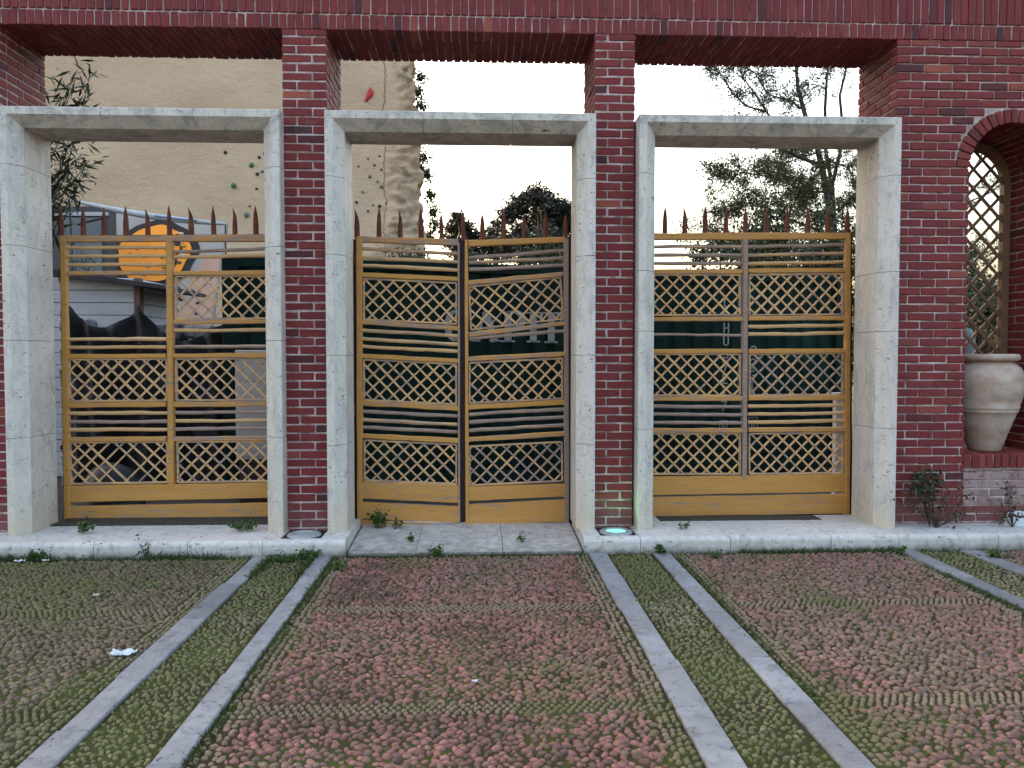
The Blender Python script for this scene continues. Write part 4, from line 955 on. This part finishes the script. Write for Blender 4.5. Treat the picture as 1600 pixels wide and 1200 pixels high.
# dark open shed behind the spikes at far left
M_gl = simple('dull_glass', (.10, .11, .12), (.16, .17, .18), 2, .4, .1)
c0 = at(125, 370, 7.0); mb = MB()
sh = thing('site_cabin', (c0[0], c0[1], 0), 'grey site cabin with a dark window behind the left end of the left gate', 'cabin')
mb = MB(); xa, xb = at(40, 370, 7.0)[0], at(168, 370, 7.0)[0]; zt = at(125, 322, 7)[2]; mb.box(xa, xb, 7.0, 7.35, 0, zt, .01); obj('body', mb, simple('cabin_wall', (.055, .05, .05), (.09, .08, .08), 3), sh)
mb = MB(); mb.box(at(100, 370, 7)[0], at(160, 370, 7)[0], 6.97, 7.0, at(125, 424, 7)[2], at(125, 340, 7)[2], .004); obj('window', mb, M_gl, sh)
mb = MB(); mb.box(xa, xb + .03, 6.95, 6.99, at(125, 338, 7)[2], at(125, 332, 7)[2], .003); obj('white_rail', mb, M_awn, sh)
branchy('palm_plant', at(128, 470, 5.2) * (1, 1, 0) + (0, 0, -.01), [at(x, y, 5.2 + U(-.2, .2)) for x, y in ((112, 385), (125, 392), (140, 396), (150, 402), (105, 400), (118, 420), (130, 405), (112, 345))], 'plant with fine dark arching leaves in front of the cabin window', 'plant', M_olea, .012, 14, .28, .07, .3)
# white boarded hut
M_hut = Mt('white_boards', .7, .3); _n = M_hut.noise(4, 5, .6, (.4, 1, 2)); M_hut = M_hut.out(M_hut.ramp(_n, [(.3, (.40, .40, .42)), (.7, (.52, .52, .53))]), M_hut.noise(30, 3), .003, .3)
YH = 4.0; A = at(96, 440, YH); B = at(212, 446, YH); zt = at(150, 434, YH)[2]
hut = thing('boarded_hut', ((A[0] + B[0]) / 2, YH + .7, 0), 'low white boarded hut with a dark sloping roof behind the missing lattice', 'hut')
mb = MB(); nb = 16; hb = zt / nb
for i in range(nb): mb.box(A[0] - .6, B[0], YH + rnd.uniform(0, .006), YH + 1.3, i * hb + .004, (i + 1) * hb - .003, .006)
obj('board_wall', mb, M_hut, hut)
mb = MB(); mb.box(B[0] - .02, B[0] + .06, YH - .02, YH + .10, 0, zt, .004); obj('corner_post', mb, simple('corner_wood', (.12, .07, .05), (.2, .12, .09), 5), hut)
mb = MB(); r0 = at(80, 424, YH - .15); r1 = at(256, 445, YH - .15); mb.prism([(r0[0], r0[2] - .06), (r1[0], r1[2] - .05), (r1[0], r1[2]), (r0[0], r0[2] + .03)], YH - .15, YH + 1.5); obj('roof', mb, simple('tar_roof', (.03, .025, .025), (.06, .05, .05), 4), hut)
# rubble wall, black netting
M_rub = Mt('rubble', .9, .2); _n = M_rub.noise(9, 6, .75); M_rub = M_rub.out(M_rub.ramp(_n, [(.32, (.08, .08, .085)), (.50, (.20, .20, .205)), (.70, (.36, .36, .36))]), _n, .06, .8)
mb = MB()
x = at(90, 500, 3.2)[0]
while x < at(430, 500, 3.2)[0]:
    wd = U(.22, .5); z = 0
    while z < 1.9:
        h_ = U(.16, .30); mb.box(x, x + wd - .015, 3.2 + U(-.03, .03), 3.5, z, min(z + h_ - .012, 2.10 + U(-.03, .03)), .03, .5, .012); z += h_
    x += wd
tag(obj('rubble_wall', mb, M_rub), 'low grey rubble wall half hidden by black netting behind the left gate', 'wall')
M_net = simple('black_net', (.010, .011, .014), (.022, .023, .027), 6, .85, .5, bscale=120)
topx = [(90, 455), (101, 474), (110, 478), (120, 494), (138, 506), (160, 513), (180, 506), (200, 492), (213, 482), (218, 480), (226, 490), (238, 505), (252, 517), (264, 522), (280, 533), (300, 530), (330, 516), (350, 506), (380, 504), (425, 503)]
nu = 110; nv = 26; YN = 2.7; xs = np.linspace(90, 425, nu); ty = np.interp(xs, [q[0] for q in topx], [q[1] for q in topx]); V = np.zeros((nv, nu, 3))
for i in range(nu):
    p = at(xs[i], ty[i], YN); dx = 1 if i == 0 else 1
    for j in range(nv):
        s_ = j / (nv - 1); z = p[2] * (1 - s_) + .0 * s_
        V[j, i] = (p[0], YN + .10 * math.sin(p[0] * 9 + 1.5 * s_) * (.3 + s_) + .05 * math.sin(p[0] * 23 - 3 * s_) + .03 * math.sin(z * 14 + p[0] * 5), z)
I = np.arange(nu * nv).reshape(nv, nu); Fq = np.stack([I[:-1, :-1], I[1:, :-1], I[1:, 1:], I[:-1, 1:]], 2).reshape(-1, 4)
o = np_mesh('shade_net', V.reshape(-1, 3), Fq, M_net, None, True); sm = o.modifiers.new('thickness', 'SOLIDIFY'); sm.thickness = .008
tag(o, 'black shade netting hung in peaks behind the left gate', 'netting')
mb = MB()
for x in (101, 216): 
    p = at(x, 478, YN + .05); mb.tube([(p[0], p[1], 0), (p[0], p[1], p[2])], .02, 6)
tag(obj('net_posts', mb, M_dark, None), 'thin dark posts holding up the peaks of the black netting', 'post')
# pale cabinet
M_cab = simple('cabinet_paint', (.40, .38, .37), (.52, .49, .47), 3, .6, .2)
A = at(367, 547, 1.9); B = at(432, 718, 1.9); cb = thing('cabinet', ((A[0] + B[0]) / 2, 2.1, 0), 'pale grey metal cabinet standing behind the right bay of the left gate', 'cabinet')
mb = MB(); mb.box(A[0], B[0] + .1, 1.9, 2.4, B[2], A[2], .006); obj('body', mb, M_cab, cb)
mb = MB(); mb.box(A[0] + .03, B[0] + .07, 1.888, 1.9, B[2] + .03, A[2] - .36, .004); mb.box(A[0] + .03, B[0] + .07, 1.888, 1.9, A[2] - .33, A[2] - .03, .004); obj('door', mb, M_cab, cb)
mb = MB(); mb.box(A[0] + .02, B[0] + .08, 1.94, 2.38, -.01, B[2] - .002, .004); obj('plinth', mb, M_dark, cb)
# dark plastic sheet and junk in the yard behind the left gate
mb = MB(); c0 = at(172, 742, 1.5); n_ = 14
for (rr, hh) in ((.30, .0), (.27, .12), (.18, .24), (.06, .30)): 
    for i in range(n_): a = 2 * math.pi * i / n_; mb.v.append((c0[0] + rr * (1 + .2 * math.sin(3 * a)) * math.cos(a), c0[1] + .7 * rr * math.sin(a), max(0, c0[2] - .18) * (0 if hh == 0 else 1) + hh))
for r_ in range(3):
    for i in range(n_): mb.f.append((r_*n_ + i, r_*n_ + (i+1) % n_, (r_+1)*n_ + (i+1) % n_, (r_+1)*n_ + i)); mb.t.append(.5)
mb.f.append(tuple(range(3*n_, 4*n_))); mb.t.append(.5)
tag(obj('plastic_sack', mb, simple('grey_plastic', (.012, .014, .017), (.022, .024, .028), 5, .5, .4), None, True), 'dark grey plastic sack behind the broken lattice low in the left gate', 'sack')
# ---- green shipping container
cA = at(347, 403, 2.35); cB = at(1322, 428, 4.35); ux = np.array([cB[0] - cA[0], cB[1] - cA[1], 0]); LC = np.linalg.norm(ux); ux /= LC; nn = np.array([-ux[1], ux[0], 0]); HC = (cA[2] + cB[2]) / 2
ct_ = thing('shipping_container', (float(cA[0] + ux[0] * LC / 2 + nn[0]), float(cA[1] + ux[1] * LC / 2 + nn[1]), 0), 'long dark green shipping container with pale lettering behind the middle and right gates', 'container')
def Tc(q): x, y, z = q; return np.array([cA[0], cA[1], 0]) + ux * x + nn * y + np.array([0, 0, z])
M_cont = Mt('container_green', .8, .15); _n = M_cont.noise(.9, 5, .6); _n2 = M_cont.noise(12, 5, .7)
_c = M_cont.ramp(_n, [(.3, (.004, .013, .011)), (.6, (.004, .020, .016)), (.8, (.006, .038, .028))]); _c = M_cont.mix(M_cont.math('MULTIPLY', M_cont.ramp(_n2, [(.6, 0), (.75, 1)]), .5), _c, (.035, .022, .018)); M_cont = M_cont.out(_c, _n2, .003, .3)
mb = MB(); zb, zt = .16, HC - .11
x = .08; pr = []
while x < LC - .3: pr += [(x, .0), (x + .07, .0), (x + .105, .036), (x + .175, .036), (x + .21, .0)]; x += .28
flat0 = .62 * LC
pts = [];
for (x, y) in pr: pts += [Tc((x, y, zb)), Tc((x, y, zt))]
mb.add(pts, [(2*i, 2*i + 2, 2*i + 3, 2*i + 1) for i in range(len(pr) - 1)]); 
mb.box(.0, LC, .05, 2.40, .16, zt, .01, .5, 0, Tc); obj('side_wall', mb, M_cont, ct_)
mb = MB(); mb.box(0, LC, -.02, .10, HC - .12, HC, .01, .5, 0, Tc); mb.box(0, LC, -.02, .10, .02, .17, .01, .5, 0, Tc)
for xx in (0, LC - .16): mb.box(xx - .005, xx + .165, -.03, .14, .01, HC + .004, .01, .5, 0, Tc)
mb.box(0, LC, .101, 2.44, HC - .05, HC - .006, .01, .5, 0, Tc); obj('corner_frame', mb, M_cont, ct_)
M_let = simple('letter_paint', (.20, .21, .20), (.30, .31, .30), 12, .7, .2)
def cpos(px, py):      # place on the container side measured from the photo
    d = ray(px, py); o_ = np.array([cA[0], cA[1], 0]); t_ = np.dot(o_ - CAM, nn) / np.dot(d, nn); q = CAM + d * t_; return float(np.dot(q - o_, ux)), float(q[2])
def glyph(ch, x, z, w_, h_, sw, serif):
    lb = MB(); _glyph(lb, ch, x, z, w_, h_, sw, serif); obj('letter', lb, M_let, ct_)
def _glyph(lb, ch, x, z, w_, h_, sw, serif):
    """letter of width w_ and height h_ with lower left corner x, z"""
    def q(pts): lb.prism(pts, -.010, -.002, .5, Tc)
    def bar(x0, z0, x1, z1, s_):
        dx, dz = x1 - x0, z1 - z0; l_ = math.hypot(dx, dz); nx, nz = -dz / l_ * s_ / 2, dx / l_ * s_ / 2
        q([(x + x0 - nx, z + z0 - nz), (x + x1 - nx, z + z1 - nz), (x + x1 + nx, z + z1 + nz), (x + x0 + nx, z + z0 + nz)])
    def foot(xc, zz, wid): 
        if serif: q([(x + xc - wid / 2, z + zz), (x + xc + wid / 2, z + zz), (x + xc + wid / 2, z + zz + h_ * .055), (x + xc - wid / 2, z + zz + h_ * .055)])
    def arc(cx, cz, rx, rz, a0, a1, s0, s1=None, n_=14):
        s1 = s1 or s0
        for i in range(n_):
            A0 = R(a0 + (a1 - a0) * i / n_); A1 = R(a0 + (a1 - a0) * (i + 1) / n_)
            def s_(A): t_ = abs(math.cos(A)); return s0 * (1 - t_) + s1 * t_
            P_ = []
            for (A_, k) in ((A0, -1), (A0, 1), (A1, 1), (A1, -1)): P_.append((x + cx + (rx + k * s_(A_) / 2) * math.cos(A_), z + cz + (rz + k * s_(A_) / 2) * math.sin(A_)))
            q(P_)
    T_ = sw * (.35 if serif else 1)
    H_, W_ = h_, w_
    if ch == 'C': arc(W_ * .5, H_ * .5, W_ * .5 - sw / 2, H_ * .5 - T_ / 2, 50, 310, T_, sw)
    if ch == 'A':
        bar(W_ * .1, 0, W_ * .48, H_, T_ * 1.1); bar(W_ * .48, H_ * .98, W_ * .86, 0, sw); bar(W_ * .26, H_ * .33, W_ * .74, H_ * .33, T_); foot(W_ * .1, 0, W_ * .36); foot(W_ * .86, 0, W_ * .46)
    if ch == 'P': bar(sw * .8, 0, sw * .8, H_, sw); arc(W_ * .5, H_ * .73, W_ * .38, H_ * .25, -90, 90, T_, sw); bar(sw * .8, H_ * .98, W_ * .5, H_ * .98, T_); bar(sw * .8, H_ * .48, W_ * .5, H_ * .48, T_); foot(sw * .8, 0, sw * 2.0); foot(sw * .5, H_ * .945, sw * 1.4)
    if ch == 'I': bar(W_ / 2, 0, W_ / 2, H_, sw); foot(W_ / 2, 0, sw * 2.0); foot(W_ / 2, H_ * .945, sw * 2.0)
    if ch == 'T':
        bar(W_ / 2, 0, W_ / 2, H_, sw); bar(0, H_ * .965, W_, H_ * .965, H_ * .07)
        if serif: foot(W_ / 2, 0, sw * 2); bar(W_ * .06, H_ * .95, W_ * .03, H_ * .72, T_ * 1.2); bar(W_ * .94, H_ * .95, W_ * .97, H_ * .72, T_ * 1.2)
    if ch == 'L': bar(sw / 2, 0, sw / 2, H_, sw); bar(0, sw / 2, W_, sw / 2, sw)
    if ch == 'H': bar(sw / 2, 0, sw / 2, H_, sw); bar(W_ - sw / 2, 0, W_ - sw / 2, H_, sw); bar(0, H_ / 2, W_, H_ / 2, sw)
    if ch == 'U': bar(sw / 2, H_ * .3, sw / 2, H_, sw); bar(W_ - sw / 2, H_ * .3, W_ - sw / 2, H_, sw); arc(W_ / 2, H_ * .3, W_ / 2 - sw / 2, H_ * .3 - sw / 2, 180, 360, sw)
    if ch == '2': arc(W_ / 2, H_ * .72, W_ / 2 - sw / 2, H_ * .28 - sw / 2, -20, 180, sw); bar(W_ - sw * .6, H_ * .65, sw * .5, sw, sw); bar(0, sw / 2, W_, sw / 2, sw)
    if ch == '3': arc(W_ / 2, H_ * .74, W_ / 2 - sw / 2, H_ * .26 - sw / 2, -90, 160, sw); arc(W_ / 2, H_ * .26, W_ / 2 - sw / 2, H_ * .26 - sw / 2, -160, 90, sw)
    if ch == '7': bar(0, H_ - sw / 2, W_, H_ - sw / 2, sw); bar(W_ - sw / 2, H_ - sw, W_ * .3, 0, sw)
    if ch == '1': bar(W_ * .55, 0, W_ * .55, H_, sw); bar(W_ * .2, H_ * .78, W_ * .55, H_ - sw * .4, sw)
    if ch == 'G': arc(W_ * .5, H_ * .5, W_ * .5 - sw / 2, H_ * .5 - sw / 2, 50, 350, sw); bar(W_ * .5, H_ * .45, W_, H_ * .45, sw)
    if ch == '[]':
        for e in ((0, 0, W_, 0), (W_, 0, W_, H_), (W_, H_, 0, H_), (0, H_, 0, 0)): bar(*e, sw * .6)
        bar(W_ * .38, H_ * .15, W_ * .38, H_ * .85, sw * .8); bar(W_ * .66, H_ * .15, W_ * .66, H_ * .85, sw * .8)
for ch, xa, xb, yt, yb_ in (('C', 694, 729, 485, 533), ('A', 739, 779, 486, 533.5), ('P', 785, 821, 487, 534.5), ('I', 823, 843, 487.5, 535), ('T', 844, 878, 488, 536)):
    xx, z0 = cpos(xa, yb_); x1, z1 = cpos(xb, yt); glyph(ch, xx, z0, x1 - xx, z1 - z0, .088, True)
for ch, xc, yc in (('C', 1135, 473), ('L', 1135, 493), ('H', 1134.5, 512.5), ('U', 1134, 532.5), ('3', 1133.5, 552.5), ('7', 1133, 572.5), ('2', 1132, 592), ('1', 1131, 611), ('7', 1130.5, 634), ('2', 1177, 548), ('2', 1176, 568), ('G', 1175, 586), ('1', 1174, 603)):
    xx, z0 = cpos(xc - 4.5, yc + 8); x1, z1 = cpos(xc + 4.5, yc - 8); glyph(ch, xx, z0, x1 - xx, z1 - z0, .018, False)
for (xc, yc, wd) in ((1130, 666, 6), (1176, 661, 6.5)):
    xx, z0 = cpos(xc - wd, yc + 9); x1, z1 = cpos(xc + wd, yc - 9); glyph('[]', xx, z0, x1 - xx, z1 - z0, .012, False)
# white post by the container's right end
c0 = at(1311, 640, 1.6); mb = MB(); zt = at(1311, 618, 1.6)[2]; mb.box(c0[0] - .035, c0[0] + .05, 1.6, 1.68, -.01, zt, .006); mb.box(c0[0] - .05, c0[0] + .065, 1.585, 1.695, zt, zt + .03, .006)
tag(obj('post', mb, M_cab), 'short pale post standing behind the right end of the straight gate', 'post')
# pale water tank behind niche
mb = MB(); c0 = at(1482, 520, 3.0); mb.lathe([(.0, 0), (.30, 0), (.31, .05), (.31, 1.82), (.27, 1.92), (.12, 1.97), (.12, 2.05), (0, 2.05)], c0[0] - .02, 3.0, 24)
tag(obj('water_tank', mb, simple('tank_plastic', (.07, .08, .09), (.10, .115, .125), 3, .6, .2), None, True), 'grey blue water tank glimpsed low through the niche lattice', 'tank')

# ------------------------------------------------------------------ weeds, grass, litter
def weed(x, y, r_, h_, n_, lab, Z=0.0, mat=M_weed, size=.035, asp=.6):
    g = G(x, y, Z); t = thing('weed', tuple(g), lab, 'weed', 'weeds rooted at the foot of the arcade'); mb = MB(); cen, dr = [], []
    for k in range(max(4, n_ // 12)):
        a = U(0, 6.28); q = g + np.array([math.cos(a) * r_ * U(.2, 1), math.sin(a) * r_ * .5 * U(.2, 1), h_ * U(.5, 1.05)]); b0 = g + (q - g) * (.3, .3, 0); mb.tube([b0, (b0 + q) / 2 + (0, 0, .01), q], [.003, .002, .0012], 4)
        for _ in range(12): s_ = U(.3, 1.05); d = rng.normal(size=3); d[2] = abs(d[2]) * .6; cen.append(b0 + (q - b0) * s_ + rng.normal(0, .012, 3)); dr.append(d)
    obj('stems', mb, M_weed, t); V, Fq = leaf_mesh(np.array(cen), size, asp, direc=np.array(dr)); V[:, 2] = np.maximum(V[:, 2], Z + .003)
    o = np_mesh('leaves', V, Fq, mat, {'tone': ('FACE', 'FLOAT', np.clip(rng.normal(.5, .25, len(cen)), 0, 1))}, False, tuple(g)); o.location = (0, 0, 0); o.parent = t
for (x, y, r_, h_, n_, lab, Z, s_) in ((444, 878, .13, .055, 260, 'thick green weed against the step between the stone strips, left half of the clump', .01, .028), (478, 873, .13, .065, 260, 'thick green weed against the step between the stone strips, right half of the clump', .01, .028), (592, 826, .09, .16, 170, 'leafy weed growing in front of the left leaf of the sagging gate', .06, .04), (622, 826, .05, .10, 50, 'small thin weed at the foot of the lowest plank of the sagging gate', .06, .03),
        (684, 870, .08, .075, 130, 'dark weed at the front edge of the threshold slab', .01, .032), (642, 846, .03, .06, 36, 'small weed in the left crack of the threshold slab', .05, .03), (817, 846, .05, .07, 48, 'small brown weed in the right crack of the threshold slab', .05, .026), (1036, 866, .06, .09, 50, 'dark dandelion-like weed at the step beside the right stone strip', .01, .05), (1120, 872, .07, .04, 80, 'low weed at the foot of the right step, left of the grass tufts', .01, .026),
        (1405, 868, .05, .07, 60, 'dark reddish weed where the right stone strip meets the step', .01, .03), (1560, 872, .12, .05, 140, 'low weed at the far right of the step', .01, .03), (1068, 826, .06, .06, 60, 'weed in the soil strip under the straight gate', SH + .01, .025), (128, 832, .10, .09, 110, 'weed at the left end of the soil strip under the left gate', SH + .012, .035), (380, 828, .16, .07, 200, 'spreading weed at the right end of the soil strip under the left gate', SH + .012, .03), (60, 876, .10, .07, 110, 'grassy weed at the foot of the step, far left', .01, .03), (530, 890, .07, .05, 120, 'weed spilling over the stone strip left of the threshold', .01, .026)):
    weed(x, y, r_, h_, n_, lab, Z, M_weed, s_)
# dry sprig on the left step
g = G(241, 868, 0); branchy('dry_sprig', np.array([g[0], KS - .02, 0]), [(g[0] + U(-.06, .06), KS - .02 + U(-.03, .03), U(.09, .16)) for _ in range(7)], 'dry brown sprig standing against the front of the left step', 'weed', M_rose, .004, 6, .03, .5, 0)
# grass: blades along the step and the strips
pts = []
def blades(x0, y0, x1, y1, n_, h_, sx): 
    s_ = rng.random(n_); p = np.stack([x0 + (x1 - x0) * s_ + rng.normal(0, sx, n_), y0 + (y1 - y0) * s_ + rng.normal(0, .018, n_), np.full(n_, h_) * rng.uniform(.4, 1.3, n_)], 1); pts.append(p)
for (xa, xb, n_, h_) in ((-5, -1.3, 1500, .045), (-1.25, .95, 1300, .032), (1.0, 4.2, 900, .035), (2.1, 3.5, 900, .05), (-3.9, -3.3, 300, .07), (-2.6, -2.0, 260, .075)): blades(xa, KS - .02, xb, KS - .02, n_, h_, .01)
for (xe, y0, y1, n_, h_) in ((-1.125, -1.6, -4.8, 2200, .03), (-1.12, -.45, -1.6, 900, .04), (1.555, -.6, -3.2, 1800, .032), (3.375, -1.1, -2.4, 900, .035), (3.36, -.8, -3, 600, .03), (-1.80, -2, -4.5, 500, .025), (.865, -.5, -4.5, 700, .022), (-1.63, -.45, -1, 500, .05), (-1.29, -.45, -1, 500, .05)): blades(xe, y0, xe, y1, n_, h_, .016)
n_ = 5200; xx = rng.uniform(-5.5, 5.5, n_ * 3); yy = rng.uniform(-5, -.5, n_ * 3); mk = (fbm(xx, yy, 1.7, 32) > .62) | ((fbm(xx, yy, 1.1, 55) > .60) & (xx < -1.8)); xx, yy = xx[mk][:n_], yy[mk][:n_]; pts.append(np.stack([xx, yy, rng.uniform(.015, .034, len(xx))], 1))
p = np.concatenate(pts); ok = np.ones(len(p), bool)
for (xa, xb) in STR: ok &= ~((p[:, 0] > xa + .012) & (p[:, 0] < xb - .012))
p = p[ok & (p[:, 1] < KS)]; n_ = len(p); a = rng.uniform(0, 6.28, n_); wd = .0022; ex = np.stack([np.cos(a), np.sin(a), 0*a], 1) * wd; le = rng.normal(0, .45, (n_, 2)) * p[:, 2:3]
b0 = np.stack([p[:, 0], p[:, 1], 0*a - .002], 1); mid = b0 + np.stack([le[:, 0]*.35, le[:, 1]*.35, p[:, 2]*.6], 1); tip = b0 + np.stack([le[:, 0], le[:, 1], p[:, 2]], 1)
V = np.stack([b0 - ex, b0 + ex, mid + ex * .7, tip, mid - ex * .7], 1).reshape(-1, 3)
o = np_mesh('grass', V, np.arange(n_ * 5).reshape(-1, 5), leaf_mat('grass_blades', (.028, .042, .010), (.050, .078, .016), (.085, .10, .03)), {'tone': ('FACE', 'FLOAT', rng.random(n_))}, False); tag(o, 'short green grass and moss growing between the pebbles and along the strips', 'grass', None, 'stuff')
# rose bushes by the niche
Yr = -.16
def rose(b_, ends, lab, nl): return branchy('rose_bush', P(*b_, Yr) * (1, 1, 0) + (0, 0, SH), [P(x, y, Yr + U(-.12, .08)) for x, y in ends], lab, 'shrub', M_rose, .005, nl, .040, .62, .1, .10, M_bark, (.42, .3))
rose((1462, 838), ((1440, 738), (1432, 752), (1452, 748), (1412, 762), (1408, 775), (1425, 785), (1475, 770), (1500, 760), (1520, 775), (1528, 790), (1508, 795), (1490, 808), (1455, 805), (1470, 785), (1448, 770), (1416, 752)), 'straggly rose bush with rusty leaves against the brick wall left of the jar', 14)
rose((1582, 835), ((1570, 752), (1576, 765), (1566, 790), (1588, 785), (1560, 800), (1592, 800), (1574, 775)), 'thin rose bush with dark leaves under the ledge of the jar', 14)
b0 = P(1452, 836, -.10) * (1, 1, 0) + (0, 0, SH)
branchy('ivy', b0, [P(x, y, -.07 + U(-.05, .03)) for x, y in ((1432, 742), (1446, 734), (1458, 748), (1440, 760), (1452, 770), (1428, 755), (1462, 738))], 'dark green ivy shoot climbing the brick wall above the straggly rose bush', 'climber', M_olea, .005, 26, .045, .75, .2, .10, lo=.75)
# litter
M_paper = simple('white_paper', (.46, .49, .52), (.56, .58, .60), 20, .8, .4)
def crumple(px, py, w_, d_, h_, lab, name='paper_tissue', Z=.016, mat=M_paper, seed=1):
    g = G(px, py, Z); n_ = 14; r2 = np.random.default_rng(seed); mb = MB(); pts = []
    for j in range(n_):
        for i in range(n_):
            u_, v_ = i / (n_ - 1) - .5, j / (n_ - 1) - .5; k = 1 - .45 * abs(v_) * 2 * (u_ < 0) - .5 * max(0, u_) 
            pts.append((g[0] + w_ * u_, g[1] + d_ * v_ * k, Z + h_ * abs(math.sin(5 * u_ + 3 * v_ + seed) * math.cos(4 * v_ - 2 * u_)) + r2.uniform(0, h_ * .35)))
    mb.add(pts, [(j*n_ + i, j*n_ + i + 1, (j+1)*n_ + i + 1, (j+1)*n_ + i) for j in range(n_ - 1) for i in range(n_ - 1)])
    o = obj(name, mb, mat); sm = o.modifiers.new('thickness', 'SOLIDIFY'); sm.thickness = .0015; tag(o, lab, 'litter'); return o
crumple(192, 1022, .125, .085, .022, 'crumpled white paper tissue on the mossy pebbles left of the stone strip', seed=3)
crumple(31, 877, .075, .05, .012, 'small white paper scrap by the step at the far left, left of the other scrap', 'paper_scrap', seed=4)
crumple(71, 876, .055, .03, .010, 'small white paper scrap by the step at the far left, right of the other scrap', 'paper_scrap', seed=5)
crumple(150, 930, .035, .02, .008, 'tiny white paper scrap in the middle of the left pebble panel', 'paper_scrap', seed=6)
crumple(742, 1065, .03, .02, .010, 'tiny white scrap on the pink pebbles in front of the sagging gate', 'paper_scrap', seed=7)
g = P(1590, 830, -.10); mb = MB(); x0 = g[0]
mb.add([(x0 - .09, -.14, SH), (x0 + .12, -.14, SH), (x0 + .07, -.10, SH + .11), (x0 - .05, -.10, SH + .10), (x0 - .09, -.02, SH), (x0 + .12, -.02, SH), (x0 + .07, -.05, SH + .12), (x0 - .05, -.05, SH + .105)], [(0, 1, 2, 3), (5, 4, 7, 6), (1, 5, 6, 2), (4, 0, 3, 7), (3, 2, 6, 7), (4, 5, 1, 0)])
tag(obj('paper_bag', mb, M_paper), 'small white paper bag standing on the step below the jar ledge', 'bag')

# dry leaves fallen on the paving
n_ = 110; cx = rng.uniform(-4.5, 4.8, n_); cy = -.45 - np.abs(rng.normal(0, 1.3, n_)); cen = np.stack([cx, cy, np.full(n_, .020)], 1)[cy > -4.5]
V, Fq = leaf_mesh(cen, .035, .55, direc=np.stack([rng.normal(size=len(cen)), rng.normal(size=len(cen)), np.zeros(len(cen))], 1)); V[:, 2] = np.clip(V[:, 2], .016, .032)
o = np_mesh('fallen_leaves', V, Fq, leaf_mat('dry_leaves', (.09, .045, .018), (.16, .085, .035), (.24, .15, .06)), {'tone': ('FACE', 'FLOAT', rng.random(len(cen)))}, False); tag(o, 'small dry brown leaves scattered over the pebble paving', 'leaves', None, 'stuff')
